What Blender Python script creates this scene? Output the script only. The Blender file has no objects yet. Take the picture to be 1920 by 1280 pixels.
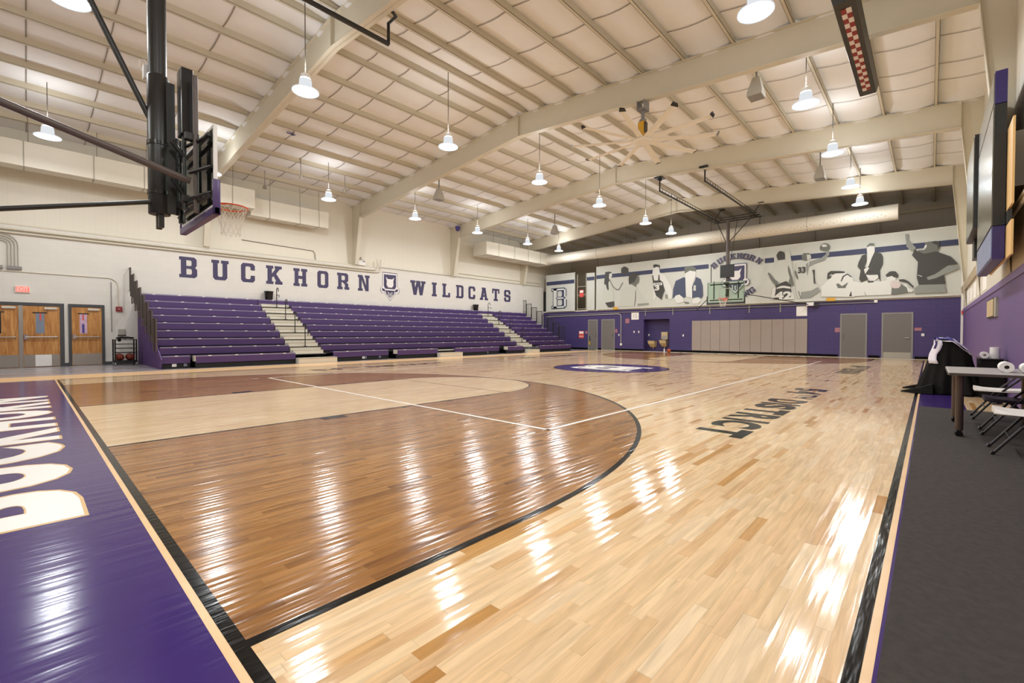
import bpy, math, random
from mathutils import Vector, Matrix, noise
PI = math.pi
random.seed(7)
SC = bpy.context.scene
COL = SC.collection

# ---------------------------------------------------------------- camera
FPX, YAW, PITCH, ROLL = 845.4, 0.7478, -0.018, 0.0012
CAMLOC = Vector((-0.5424, -0.2021, 1.1427))
fw = Vector((math.cos(PITCH)*math.cos(YAW), math.cos(PITCH)*math.sin(YAW), math.sin(PITCH)))
rt = Vector((math.sin(YAW), -math.cos(YAW), 0))
up = rt.cross(fw)
r2 = rt*math.cos(ROLL) + up*math.sin(ROLL)
u2 = -rt*math.sin(ROLL) + up*math.cos(ROLL)
cam = bpy.data.cameras.new('camera')
cam.sensor_width = 36.0
cam.lens = FPX/1920*36.0
cam.clip_start = 0.02
cam.clip_end = 200
co = bpy.data.objects.new('camera', cam)
COL.objects.link(co)
co.matrix_world = Matrix(((r2.x, u2.x, -fw.x, CAMLOC.x), (r2.y, u2.y, -fw.y, CAMLOC.y),
                          (r2.z, u2.z, -fw.z, CAMLOC.z), (0, 0, 0, 1)))
SC.camera = co

# ---------------------------------------------------------------- world, exposure
w = bpy.data.worlds.new('world'); SC.world = w; w.use_nodes = True
w.node_tree.nodes['Background'].inputs[0].default_value = (0.9, 0.85, 0.78, 1)
w.node_tree.nodes['Background'].inputs[1].default_value = 0.02
SC.view_settings.view_transform = 'Standard'
SC.view_settings.look = 'None'
SC.view_settings.gamma = 1
SC.view_settings.use_curve_mapping = False
SC.view_settings.exposure = 0.0
LAMP_W = 100.0          # watts of each high-bay disc
LAMP_GLOW = 9.0
LAMP_COL = (0.96, 1.0, 1.035)
cy = SC.cycles
cy.use_denoising = True
cy.max_bounces = 10; cy.diffuse_bounces = 6; cy.glossy_bounces = 4
cy.transparent_max_bounces = 12
cy.sample_clamp_indirect = 6.0
cy.caustics_reflective = False; cy.caustics_refractive = False

# ---------------------------------------------------------------- materials
def lin(h):
    h = h.lstrip('#')
    o = []
    for i in (0, 2, 4):
        c = int(h[i:i+2], 16)/255
        o.append(c/12.92 if c <= .04045 else ((c+.055)/1.055)**2.4)
    return (o[0], o[1], o[2], 1)
MATS = {}
def mat(name, col='#808080', rough=.5, metal=0, coat=0, emit=0, spec=.5, noise_amt=0, noise_scale=8, bump=0, bump_scale=60, stretch=(1, 1, 1)):
    if name in MATS: return MATS[name]
    m = bpy.data.materials.new(name); m.use_nodes = True
    nt = m.node_tree; b = nt.nodes['Principled BSDF']
    c = lin(col)
    b.inputs['Base Color'].default_value = c
    b.inputs['Roughness'].default_value = rough
    b.inputs['Metallic'].default_value = metal
    b.inputs['Coat Weight'].default_value = coat
    b.inputs['Specular IOR Level'].default_value = spec
    if emit:
        b.inputs['Emission Color'].default_value = c
        b.inputs['Emission Strength'].default_value = emit
    g = nt.nodes.new('ShaderNodeNewGeometry')
    mp = nt.nodes.new('ShaderNodeMapping'); mp.inputs['Scale'].default_value = stretch
    nt.links.new(g.outputs['Position'], mp.inputs['Vector'])
    if noise_amt:
        n = nt.nodes.new('ShaderNodeTexNoise'); n.inputs['Scale'].default_value = noise_scale; n.inputs['Detail'].default_value = 4
        nt.links.new(mp.outputs[0], n.inputs['Vector'])
        mx = nt.nodes.new('ShaderNodeMix'); mx.data_type = 'RGBA'
        mx.inputs[6].default_value = tuple(max(0, x*(1-noise_amt)) for x in c[:3]) + (1,)
        mx.inputs[7].default_value = tuple(min(1, x*(1+noise_amt)) for x in c[:3]) + (1,)
        nt.links.new(n.outputs['Fac'], mx.inputs[0]); nt.links.new(mx.outputs[2], b.inputs['Base Color'])
    if bump:
        n = nt.nodes.new('ShaderNodeTexNoise'); n.inputs['Scale'].default_value = bump_scale
        nt.links.new(mp.outputs[0], n.inputs['Vector'])
        bp = nt.nodes.new('ShaderNodeBump'); bp.inputs['Strength'].default_value = bump; bp.inputs['Distance'].default_value = .01
        nt.links.new(n.outputs['Fac'], bp.inputs['Height']); nt.links.new(bp.outputs[0], b.inputs['Normal'])
    MATS[name] = m
    return m
def math_node(nt, op, a, b=None):
    n = nt.nodes.new('ShaderNodeMath'); n.operation = op
    for i, v in enumerate((a, b)):
        if v is None: continue
        if isinstance(v, (int, float)): n.inputs[i].default_value = v
        else: nt.links.new(v, n.inputs[i])
    return n.outputs[0]
def wood_floor(name, stops, grain=.25, row=.0572, plank=.62, rough=.15, bumpy=.33, spec=.4):
    m = bpy.data.materials.new(name); m.use_nodes = True
    nt = m.node_tree; b = nt.nodes['Principled BSDF']
    g = nt.nodes.new('ShaderNodeNewGeometry'); s = nt.nodes.new('ShaderNodeSeparateXYZ')
    nt.links.new(g.outputs['Position'], s.inputs[0])
    yr = math_node(nt, 'DIVIDE', s.outputs[1], row)
    r = math_node(nt, 'FLOOR', yr)
    wn = nt.nodes.new('ShaderNodeTexWhiteNoise'); wn.noise_dimensions = '1D'; nt.links.new(r, wn.inputs['W'])
    off = math_node(nt, 'MULTIPLY', wn.outputs['Value'], 9.0)
    xs = math_node(nt, 'ADD', math_node(nt, 'DIVIDE', s.outputs[0], plank), off)
    # uneven board lengths: warp along the board before cutting it
    xw = math_node(nt, 'ADD', xs, math_node(nt, 'MULTIPLY', math_node(nt, 'SINE', math_node(nt, 'MULTIPLY', xs, 2.3)), .3))
    c = math_node(nt, 'FLOOR', xw)
    cb = nt.nodes.new('ShaderNodeCombineXYZ'); nt.links.new(r, cb.inputs[0]); nt.links.new(c, cb.inputs[1])
    w2 = nt.nodes.new('ShaderNodeTexWhiteNoise'); w2.noise_dimensions = '2D'; nt.links.new(cb.outputs[0], w2.inputs['Vector'])
    cr = nt.nodes.new('ShaderNodeValToRGB'); e = cr.color_ramp.elements
    while len(e) > 1: e.remove(e[-1])
    e[0].position = stops[0][0]; e[0].color = lin(stops[0][1])
    for p, h in stops[1:]:
        k = e.new(p); k.color = lin(h)
    nt.links.new(w2.outputs['Value'], cr.inputs[0])
    # grain, shifted per board
    sh = nt.nodes.new('ShaderNodeVectorMath'); sh.operation = 'MULTIPLY_ADD'
    nt.links.new(w2.outputs['Color'], sh.inputs[0]); sh.inputs[1].default_value = (40, 40, 40)
    mp = nt.nodes.new('ShaderNodeMapping'); mp.inputs['Scale'].default_value = (3.0, 34, 1)
    nt.links.new(g.outputs['Position'], mp.inputs['Vector']); nt.links.new(mp.outputs[0], sh.inputs[2])
    n = nt.nodes.new('ShaderNodeTexNoise'); n.inputs['Scale'].default_value = 1.0; n.inputs['Detail'].default_value = 5; n.inputs['Distortion'].default_value = .6
    nt.links.new(sh.outputs[0], n.inputs['Vector'])
    gr = nt.nodes.new('ShaderNodeMapRange'); gr.inputs[1].default_value = .35; gr.inputs[2].default_value = .75
    gr.inputs[3].default_value = 1.05; gr.inputs[4].default_value = 1-grain
    nt.links.new(n.outputs['Fac'], gr.inputs[0])
    # seams
    fy = math_node(nt, 'FRACT', yr); fx = math_node(nt, 'FRACT', xw)
    sm = math_node(nt, 'MAXIMUM', math_node(nt, 'LESS_THAN', fy, .025), math_node(nt, 'LESS_THAN', fx, .003))
    sf = math_node(nt, 'SUBTRACT', 1.0, math_node(nt, 'MULTIPLY', sm, .22))
    tot = math_node(nt, 'MULTIPLY', gr.outputs[0], sf)
    vm = nt.nodes.new('ShaderNodeVectorMath'); vm.operation = 'SCALE'
    nt.links.new(cr.outputs[0], vm.inputs[0]); nt.links.new(tot, vm.inputs['Scale'])
    nt.links.new(vm.outputs[0], b.inputs['Base Color'])
    b.inputs['Roughness'].default_value = rough
    b.inputs['Specular IOR Level'].default_value = spec
    # each board lies at a very slightly different tilt, so lamps mirror as streaks
    n2 = nt.nodes.new('ShaderNodeTexNoise'); n2.inputs['Scale'].default_value = 1.0; n2.inputs['Detail'].default_value = 2
    mp2 = nt.nodes.new('ShaderNodeMapping'); mp2.inputs['Scale'].default_value = (.45, 11, 1)
    nt.links.new(g.outputs['Position'], mp2.inputs['Vector']); nt.links.new(mp2.outputs[0], n2.inputs['Vector'])
    cup = math_node(nt, 'POWER', math_node(nt, 'ABSOLUTE', math_node(nt, 'SUBTRACT', fy, .5)), 2.0)
    wn3 = nt.nodes.new('ShaderNodeTexNoise'); wn3.inputs['Scale'].default_value = 1.0; wn3.inputs['Detail'].default_value = 2
    mp3 = nt.nodes.new('ShaderNodeMapping'); mp3.inputs['Scale'].default_value = (3, 60, 1)
    nt.links.new(g.outputs['Position'], mp3.inputs['Vector']); nt.links.new(mp3.outputs[0], wn3.inputs['Vector'])
    hh = math_node(nt, 'ADD', math_node(nt, 'MULTIPLY', n2.outputs['Fac'], .0046*bumpy/.35),
                   math_node(nt, 'ADD', math_node(nt, 'MULTIPLY', cup, .0026*bumpy/.35), math_node(nt, 'MULTIPLY', wn3.outputs['Fac'], .0006*bumpy/.35)))
    bp = nt.nodes.new('ShaderNodeBump'); bp.inputs['Strength'].default_value = 1.0; bp.inputs['Distance'].default_value = 1.0
    nt.links.new(hh, bp.inputs['Height']); nt.links.new(bp.outputs[0], b.inputs['Normal'])
    MATS[name] = m
    return m
def block_wall(name, col, joint=.86, axis='x', bw=.406, bh=.203, rough=.55, bump=.5):
    m = bpy.data.materials.new(name); m.use_nodes = True
    nt = m.node_tree; b = nt.nodes['Principled BSDF']
    g = nt.nodes.new('ShaderNodeNewGeometry'); s = nt.nodes.new('ShaderNodeSeparateXYZ'); nt.links.new(g.outputs['Position'], s.inputs[0])
    cb = nt.nodes.new('ShaderNodeCombineXYZ'); nt.links.new(s.outputs[0 if axis == 'x' else 1], cb.inputs[0]); nt.links.new(s.outputs[2], cb.inputs[1])
    br = nt.nodes.new('ShaderNodeTexBrick'); br.inputs['Scale'].default_value = 1.0
    br.inputs['Brick Width'].default_value = bw; br.inputs['Row Height'].default_value = bh
    br.inputs['Mortar Size'].default_value = .006; br.inputs['Mortar Smooth'].default_value = .6
    c = lin(col)
    br.inputs['Color1'].default_value = c; br.inputs['Color2'].default_value = tuple(x*.97 for x in c[:3])+(1,)
    br.inputs['Mortar'].default_value = tuple(x*joint for x in c[:3])+(1,)
    nt.links.new(cb.outputs[0], br.inputs['Vector']); nt.links.new(br.outputs['Color'], b.inputs['Base Color'])
    bp = nt.nodes.new('ShaderNodeBump'); bp.invert = True; bp.inputs['Strength'].default_value = bump; bp.inputs['Distance'].default_value = .006
    nt.links.new(br.outputs['Fac'], bp.inputs['Height']); nt.links.new(bp.outputs[0], b.inputs['Normal'])
    b.inputs['Roughness'].default_value = rough
    MATS[name] = m
    return m
def panel_wall(name, col, axis='x', step=.3, rough=.5, amt=.1):
    m = bpy.data.materials.new(name); m.use_nodes = True
    nt = m.node_tree; b = nt.nodes['Principled BSDF']
    g = nt.nodes.new('ShaderNodeNewGeometry'); s = nt.nodes.new('ShaderNodeSeparateXYZ'); nt.links.new(g.outputs['Position'], s.inputs[0])
    f = math_node(nt, 'FRACT', math_node(nt, 'DIVIDE', s.outputs[0 if axis == 'x' else 1], step))
    k = math_node(nt, 'LESS_THAN', f, .05)
    v = math_node(nt, 'SUBTRACT', 1.0, math_node(nt, 'MULTIPLY', k, amt))
    vm = nt.nodes.new('ShaderNodeVectorMath'); vm.operation = 'SCALE'; vm.inputs[0].default_value = lin(col)[:3]
    nt.links.new(v, vm.inputs['Scale']); nt.links.new(vm.outputs[0], b.inputs['Base Color'])
    b.inputs['Roughness'].default_value = rough
    MATS[name] = m
    return m
def wood_door(name, c1, c2):
    m = bpy.data.materials.new(name); m.use_nodes = True
    nt = m.node_tree; b = nt.nodes['Principled BSDF']
    g = nt.nodes.new('ShaderNodeNewGeometry')
    mp = nt.nodes.new('ShaderNodeMapping'); mp.inputs['Scale'].default_value = (9, 9, 1.1); nt.links.new(g.outputs['Position'], mp.inputs['Vector'])
    n = nt.nodes.new('ShaderNodeTexNoise'); n.inputs['Scale'].default_value = 1.2; n.inputs['Detail'].default_value = 6; n.inputs['Distortion'].default_value = 1.4
    nt.links.new(mp.outputs[0], n.inputs['Vector'])
    cr = nt.nodes.new('ShaderNodeValToRGB'); cr.color_ramp.elements[0].position = .35; cr.color_ramp.elements[1].position = .7
    cr.color_ramp.elements[0].color = lin(c1); cr.color_ramp.elements[1].color = lin(c2)
    nt.links.new(n.outputs['Fac'], cr.inputs[0]); nt.links.new(cr.outputs[0], b.inputs['Base Color'])
    b.inputs['Roughness'].default_value = .35
    MATS[name] = m
    return m

wood_floor('maple', [(0, '#D8B082'), (.12, '#E1BF92'), (.35, '#E9CBA0'), (.6, '#E3C094'), (.8, '#ECD2AC'), (.95, '#DBB280'), (.975, '#C4955A'), (1, '#B58248')], grain=.24, bumpy=.18, spec=.24, rough=.095)
wood_floor('lane_maple', [(0, '#D8B588'), (.3, '#E2C498'), (.7, '#DDBC8E'), (1, '#E8CEA6')], grain=.2)
wood_floor('stained_maple', [(0, '#8C5C2A'), (.2, '#9C6A36'), (.55, '#A4723C'), (.85, '#AC7A44'), (.975, '#84562C'), (1, '#7C5028')], grain=.42, spec=.3)
mat('floor_purple', '#3E2A68', .15, spec=.2, noise_amt=.1, noise_scale=2, bump=.3, bump_scale=1, stretch=(1.2, 12, 1))
mat('floor_black', '#100E0B', .14, spec=.16, noise_amt=.3, noise_scale=6, bump=.2, bump_scale=1, stretch=(4, 30, 1))
mat('floor_white', '#F2EEE6', .3)
mat('floor_gold', '#D8B070', .3)
mat('floor_strip', '#EBC391', .25, noise_amt=.12, noise_scale=7)
wood_floor('grey_vinyl', [(0, '#8A8588'), (.5, '#9C979B'), (1, '#AAA4A8')], grain=.25, row=.15, plank=1.1, rough=.22, bumpy=.2)
mat('mat_grey', '#4A4541', .92, noise_amt=.28, noise_scale=26, bump=.5, bump_scale=300, spec=.1)
block_wall('block_white', '#DCD8CE', joint=.93, bump=.2)
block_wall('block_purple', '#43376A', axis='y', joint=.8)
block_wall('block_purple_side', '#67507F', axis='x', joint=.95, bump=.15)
mat('ledge_purple', '#77618F', .5)
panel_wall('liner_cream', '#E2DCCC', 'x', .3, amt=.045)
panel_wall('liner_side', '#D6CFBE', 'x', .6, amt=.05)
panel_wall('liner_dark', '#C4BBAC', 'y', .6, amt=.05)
mat('steel_cream', '#D2CAB6', .5, noise_amt=.03, noise_scale=3)
mat('purlin_cream', '#C9C0AB', .55)
mat('insulation', '#E9E8E7', .75, noise_amt=.05, noise_scale=1.6, bump=.25, bump_scale=5)
mat('insulation_grey', '#DEDDD9', .8, noise_amt=.08, noise_scale=2)
mat('strap', '#8D8374', .7)
mat('duct_cream', '#E0DACA', .5, noise_amt=.03, noise_scale=2)
mat('duct_seam', '#A59F90', .5)
mat('black_metal', '#24221F', .38, noise_amt=.1, noise_scale=5)
mat('black_gloss', '#14110F', .25)
mat('brown_tube', '#5A4E48', .45)
mat('grey_door', '#716D69', .5)
mat('frame_grey', '#434345', .45)
mat('frame_light', '#8A8783', .5)
wood_door('oak_door', '#A86C32', '#D09A58')
mat('stainless', '#A9A49A', .32, metal=.9)
mat('chrome', '#D5D2CA', .2, metal=1)
mat('white_paint', '#E9E6DF', .45)
mat('letter_purple', '#3F3858', .5)
mat('letter_edge', '#E6E1DC', .5)
mat('seat_purple', '#4C3668', .36, noise_amt=.06, noise_scale=4)
mat('seat_top', '#594372', .3)
mat('seat_glint', '#A9A0B8', .35)  # pale tone for light caught along the bench edges
mat('curtain_purple', '#5D4278', .6, noise_amt=.1, noise_scale=3)
mat('step_cream', '#CFC9BA', .45)
mat('step_edge', '#A6A193', .5)
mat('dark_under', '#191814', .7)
mat('frame_green', '#7F8F80', .4)
mat('orange', '#E0532B', .35)
mat('net_white', '#E8E2D6', .7)
mat('ball_orange', '#B5552C', .6, bump=.3, bump_scale=300)
mat('ball_dark', '#7D2F1C', .6)
mat('banner_white', '#CBCCC2', .6, noise_amt=.04, noise_scale=1.2, bump=.5, bump_scale=1.1, stretch=(1, 2, .4))
mat('banner_navy', '#3A3F5C', .6)
mat('print_black', '#33322F', .6); mat('print_dark', '#45443F', .6); mat('print_mid', '#6E7068', .6)
mat('print_grey', '#8F928A', .6); mat('print_light', '#C7C9BE', .6); mat('print_white', '#DCDCD4', .6)
mat('print_denim', '#4A5066', .6); mat('print_pink', '#D3C5C0', .6)
mat('pad_grey', '#A1948A', .6, noise_amt=.04, noise_scale=3)
mat('pad_seam', '#6E645C', .7)
mat('red_sign', '#D9534A', .5); mat('exit_red', '#FF6A5E', .5, emit=.9)
mat('sign_pink', '#A8707A', .5)
mat('almond', '#CDB78C', .4)
mat('plywood', '#DCB477', .55, noise_amt=.12, noise_scale=3, stretch=(1, 1, .2))
mat('board_purple', '#2E2160', .35)
mat('board_black', '#16130F', .4)
mat('board_face', '#6E6A58', .22, noise_amt=.1, noise_scale=2)
mat('board_art', '#7C86A6', .35, noise_amt=.4, noise_scale=3)
mat('yellow', '#D6A22C', .45)
mat('galv', '#8D8C8A', .5, metal=.3)
mat('speaker_grey', '#B5B0A6', .6)
mat('cloth_black', '#151311', .85, noise_amt=.2, noise_scale=4, bump=.3, bump_scale=200, spec=.2)
mat('jersey', '#E3E0EA', .7); mat('jersey_purple', '#4A3F8A', .7)
mat('table_top', '#A6A09B', .35); mat('table_edge', '#4D423C', .5)
mat('leg_bronze', '#5C4E44', .3, metal=.5)
mat('chair_white', '#ECE7DE', .4); mat('chair_black', '#1B1719', .4); mat('chair_dark', '#2A2430', .45)
mat('paper', '#F0EDE6', .7); mat('cardboard', '#8F7A60', .8)
mat('ceramic_red', '#8C2A2A', .6); mat('ceramic_white', '#E6DAD6', .6)
mat('glass_grey', '#7F8B9A', .2); mat('glass_dark', '#2C2A2C', .15)
mat('poster', '#C9A9BD', .6, noise_amt=.5, noise_scale=18)
mat('wire', '#6F675C', .7)
def glass():
    m = bpy.data.materials.new('board_glass'); m.use_nodes = True
    nt = m.node_tree; nt.nodes.clear()
    o = nt.nodes.new('ShaderNodeOutputMaterial'); mx = nt.nodes.new('ShaderNodeMixShader')
    t = nt.nodes.new('ShaderNodeBsdfTransparent'); t.inputs[0].default_value = (.80, .90, .84, 1)
    g = nt.nodes.new('ShaderNodeBsdfGlossy'); g.inputs['Roughness'].default_value = .04
    f = nt.nodes.new('ShaderNodeFresnel'); f.inputs[0].default_value = 1.5
    nt.links.new(f.outputs[0], mx.inputs[0]); nt.links.new(t.outputs[0], mx.inputs[1]); nt.links.new(g.outputs[0], mx.inputs[2])
    nt.links.new(mx.outputs[0], o.inputs[0]); MATS['board_glass'] = m
glass()
def glow(name, col, st):
    m = bpy.data.materials.new(name); m.use_nodes = True
    nt = m.node_tree; nt.nodes.clear()
    o = nt.nodes.new('ShaderNodeOutputMaterial'); e = nt.nodes.new('ShaderNodeEmission')
    e.inputs[0].default_value = tuple(col)+(1,); e.inputs[1].default_value = st
    nt.links.new(e.outputs[0], o.inputs[0]); MATS[name] = m
glow('lamp_glow', LAMP_COL, LAMP_GLOW)
glow('lamp_dome', LAMP_COL, .8)

# ---------------------------------------------------------------- mesh helper
class MB:
    def __init__(s): s.v = []; s.f = []; s.m = []; s.names = []
    def mi(s, n):
        if n not in s.names: s.names.append(n)
        return s.names.index(n)
    def add(s, vs, fs, m):
        k = len(s.v); s.v += [tuple(p) for p in vs]; i = s.mi(m)
        for f in fs: s.f.append(tuple(k+j for j in f)); s.m.append(i)
    def box(s, x0, x1, y0, y1, z0, z1, m):
        if x0 > x1: x0, x1 = x1, x0
        if y0 > y1: y0, y1 = y1, y0
        if z0 > z1: z0, z1 = z1, z0
        s.add([(x0,y0,z0),(x1,y0,z0),(x1,y1,z0),(x0,y1,z0),(x0,y0,z1),(x1,y0,z1),(x1,y1,z1),(x0,y1,z1)],
              [(0,3,2,1),(4,5,6,7),(0,1,5,4),(1,2,6,5),(2,3,7,6),(3,0,4,7)], m)
    def rbox(s, x0, x1, y0, y1, z0, z1, r, m, n=3):
        # box with rounded vertical and top/bottom edges: stacked rounded rectangles
        def ring(i, z):
            o = []
            for cx, cyy, a0 in ((x1-r, y1-r, 0), (x0+r, y1-r, PI/2), (x0+r, y0+r, PI), (x1-r, y0+r, 1.5*PI)):
                for k in range(n+1):
                    a = a0+PI/2*k/n
                    o.append((cx+(r-i)*math.cos(a), cyy+(r-i)*math.sin(a), z))
            return o
        e = min(r, (z1-z0)/2)*.6
        s.loft([ring(e, z0), ring(e*.3, z0+e*.3), ring(0, z0+e), ring(0, z1-e), ring(e*.3, z1-e*.3), ring(e, z1)], m)
    def loft(s, rings, m, cap=True, closed=True):
        n = len(rings[0]); vs = [p for r in rings for p in r]; fs = []
        for i in range(len(rings)-1):
            for j in range(n if closed else n-1):
                k = (j+1) % n
                fs.append((i*n+j, i*n+k, (i+1)*n+k, (i+1)*n+j))
        if cap:
            fs.append(tuple(range(n))[::-1]); fs.append(tuple((len(rings)-1)*n+j for j in range(n)))
        s.add(vs, fs, m)
    def tube(s, pts, r, m, n=8, cap=True):
        pts = [Vector(p) for p in pts]; rings = []
        t0 = (pts[1]-pts[0]).normalized()
        a = Vector((0, 0, 1)) if abs(t0.z) < .9 else Vector((1, 0, 0))
        u = t0.cross(a).normalized()
        for i, p in enumerate(pts):
            if i == 0: t = t0
            elif i == len(pts)-1: t = (pts[i]-pts[i-1]).normalized()
            else: t = ((pts[i]-pts[i-1]).normalized()+(pts[i+1]-pts[i]).normalized()).normalized()
            u = (u - t*u.dot(t)).normalized(); v = t.cross(u)
            rr = r[i] if isinstance(r, (list, tuple)) else r
            rings.append([tuple(p+u*rr*math.cos(2*PI*k/n)+v*rr*math.sin(2*PI*k/n)) for k in range(n)])
        s.loft(rings, m, cap)
    def bar(s, p, q, wd, hg, m):
        p = Vector(p); q = Vector(q); t = (q-p).normalized()
        a = Vector((0, 0, 1)) if abs(t.z) < .95 else Vector((1, 0, 0))
        u = t.cross(a).normalized(); v = u.cross(t)
        r = [[tuple(c+u*wd/2*i+v*hg/2*j) for i, j in ((-1,-1),(1,-1),(1,1),(-1,1))] for c in (p, q)]
        s.loft(r, m)
    def lathe(s, prof, c, m, n=24, cap=True):
        s.loft([[(c[0]+r*math.cos(2*PI*k/n), c[1]+r*math.sin(2*PI*k/n), c[2]+z) for k in range(n)] for r, z in prof], m, cap)
    def prism(s, pts, axis, a, b, m):
        # outline in the two other axes, extruded along axis from a to b
        def P(p, t):
            return {'x': (t, p[0], p[1]), 'y': (p[0], t, p[1]), 'z': (p[0], p[1], t)}[axis]
        n = len(pts); vs = [P(p, a) for p in pts]+[P(p, b) for p in pts]
        fs = [tuple(range(n))[::-1], tuple(range(n, 2*n))]+[(i, (i+1) % n, n+(i+1) % n, n+i) for i in range(n)]
        s.add(vs, fs, m)
    def ball(s, c, r, m, n=16, k=10, sx=1, sy=1, sz=1):
        rings = []
        for i in range(k+1):
            a = -PI/2+PI*i/k; rr = max(1e-4, math.cos(a))
            rings.append([(c[0]+sx*r*rr*math.cos(2*PI*j/n), c[1]+sy*r*rr*math.sin(2*PI*j/n), c[2]+sz*r*math.sin(a)) for j in range(n)])
        s.loft(rings, m)
    def flat(s, pts, m): s.add(pts, [tuple(range(len(pts)))], m)
    def build(s, name, parent=None, smooth=False, origin=None, bevel=0, label=None):
        me = bpy.data.meshes.new(name)
        if parent is not None:
            o0 = Vector((0, 0, 0)); q = parent
            while q is not None: o0 += q.location; q = q.parent
        elif origin is not None: o0 = Vector(origin)
        else:
            xs, ys, zs = zip(*s.v)
            o0 = Vector(((min(xs)+max(xs))/2, (min(ys)+max(ys))/2, min(zs)))
        me.from_pydata([(x-o0.x, y-o0.y, z-o0.z) for x, y, z in s.v], [], s.f)
        for n in s.names: me.materials.append(MATS[n])
        me.polygons.foreach_set('material_index', s.m)
        if smooth:
            me.polygons.foreach_set('use_smooth', [True]*len(s.f))
            try: me.set_sharp_from_angle(angle=math.radians(40))
            except Exception: pass
        me.update()
        o = bpy.data.objects.new(name, me); COL.objects.link(o)
        if parent is not None: o.parent = parent
        else: o.location = o0
        if bevel:
            b = o.modifiers.new('bevel', 'BEVEL'); b.width = bevel; b.segments = 2; b.limit_method = 'ANGLE'
        if label: o['label'] = label
        return o
def thing(name, label, cat, loc=(0, 0, 0), group=None):
    o = bpy.data.objects.new(name, None); COL.objects.link(o); o.location = loc
    o.empty_display_size = .1
    o['label'] = label; o['category'] = cat
    if group: o['group'] = group
    return o
def tag(o, label, cat, group=None):
    o['label'] = label; o['category'] = cat
    if group: o['group'] = group
    return o
def struct(o): o['kind'] = 'structure'; return o
def sroot(name, loc=(0, 0, 0)):
    o = bpy.data.objects.new(name, None); COL.objects.link(o); o.location = loc; o['kind'] = 'structure'; o.empty_display_size = .1
    return o
def dup(root, loc, label, group=None, rz=None):
    def cp(o, par):
        c = o.copy(); COL.objects.link(c); c.parent = par
        for ch in list(o.children): cp(ch, c)
        return c
    r = cp(root, None); r.location = loc
    if rz is not None: r.rotation_euler.z = rz
    r['label'] = label
    if group: r['group'] = group
    return r

# ---------------------------------------------------------------- writing
def text_mesh(body, bold=.0, mono=False):
    cu = bpy.data.curves.new('t', 'FONT'); cu.body = body; cu.offset = bold; cu.resolution_u = 4
    ob = bpy.data.objects.new('t', cu); COL.objects.link(ob)
    dg = bpy.context.evaluated_depsgraph_get()
    me = bpy.data.meshes.new_from_object(ob.evaluated_get(dg))
    vs = [v.co.copy() for v in me.vertices]; fs = [tuple(p.vertices) for p in me.polygons]
    bpy.data.objects.remove(ob); bpy.data.curves.remove(cu); bpy.data.meshes.remove(me)
    x0 = min(v.x for v in vs); x1 = max(v.x for v in vs); y0 = min(v.y for v in vs); y1 = max(v.y for v in vs)
    return [((v.x-x0)/(x1-x0), (v.y-y0)/(y1-y0)) for v in vs], fs
def put_text(mb, body, org, ux, uy, wd, hg, m, bold=.0):
    vs, fs = text_mesh(body, bold); o = Vector(org); ux = Vector(ux); uy = Vector(uy)
    mb.add([tuple(o+ux*(a*wd)+uy*(b*hg)) for a, b in vs], fs, m)
def R_(a, b, c, d): return [(a, b), (c, b), (c, d), (a, d)]
LT = {}
_top = [(0,.5),(0,.88),(.12,1),(.7,1),(.82,.88),(.82,.64),(.56,.64),(.56,.78),(.5,.83),(.32,.83),(.26,.78),(.26,.5)]
_bot = [(x, 1-y) for x, y in _top]
LT['C'] = [_top, _bot]
LT['G'] = [_top, _bot, R_(.42,.36,.82,.5), R_(.56,.3,.82,.5)]
_ot = [(0,.5),(0,.88),(.12,1),(.7,1),(.82,.88),(.82,.5),(.56,.5),(.56,.78),(.5,.83),(.32,.83),(.26,.78),(.26,.5)]
LT['O'] = [_ot, [(x, 1-y) for x, y in _ot]]
LT['B'] = [R_(.08,0,.34,1), R_(0,0,.1,.16), R_(0,.84,.1,1),
  [(.34,1),(.72,1),(.84,.9),(.84,.6),(.76,.5),(.34,.5),(.34,.57),(.54,.57),(.59,.62),(.59,.79),(.54,.84),(.34,.84)],
  [(.34,0),(.74,0),(.86,.1),(.86,.41),(.76,.5),(.34,.5),(.34,.43),(.54,.43),(.6,.38),(.6,.21),(.55,.16),(.34,.16)]]
LT['U'] = [R_(.08,.3,.34,1), R_(0,.84,.42,1), R_(.6,.3,.86,1), R_(.52,.84,.94,1),
  [(.08,.3),(.08,.12),(.2,0),(.74,0),(.86,.12),(.86,.3),(.6,.3),(.6,.22),(.54,.17),(.4,.17),(.34,.22),(.34,.3)]]
LT['K'] = [R_(.08,0,.34,1), R_(0,0,.42,.16), R_(0,.84,.42,1), [(.34,.36),(.34,.58),(.56,.86),(.82,.86),(.56,.54)], R_(.5,.84,.92,1),
  [(.4,.5),(.56,.62),(.9,.14),(.6,.14)], R_(.52,0,.96,.16)]
LT['H'] = [R_(.08,0,.34,1), R_(0,0,.42,.16), R_(0,.84,.42,1), R_(.6,0,.86,1), R_(.52,0,.94,.16), R_(.52,.84,.94,1), R_(.34,.42,.6,.59)]
LT['R'] = [R_(.08,0,.34,1), R_(0,0,.42,.16), R_(0,.84,.1,1),
  [(.34,1),(.74,1),(.86,.9),(.86,.54),(.76,.44),(.34,.44),(.34,.57),(.54,.57),(.6,.62),(.6,.79),(.54,.84),(.34,.84)],
  [(.42,.44),(.7,.44),(.86,.36),(.86,.1),(.6,.1),(.6,.3)], R_(.56,0,.94,.16)]
LT['N'] = [R_(.08,0,.3,1), R_(0,0,.38,.16), R_(0,.84,.3,1), R_(.64,0,.86,1), R_(.56,.84,.94,1), [(.16,1),(.36,1),(.8,0),(.6,0)]]
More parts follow.
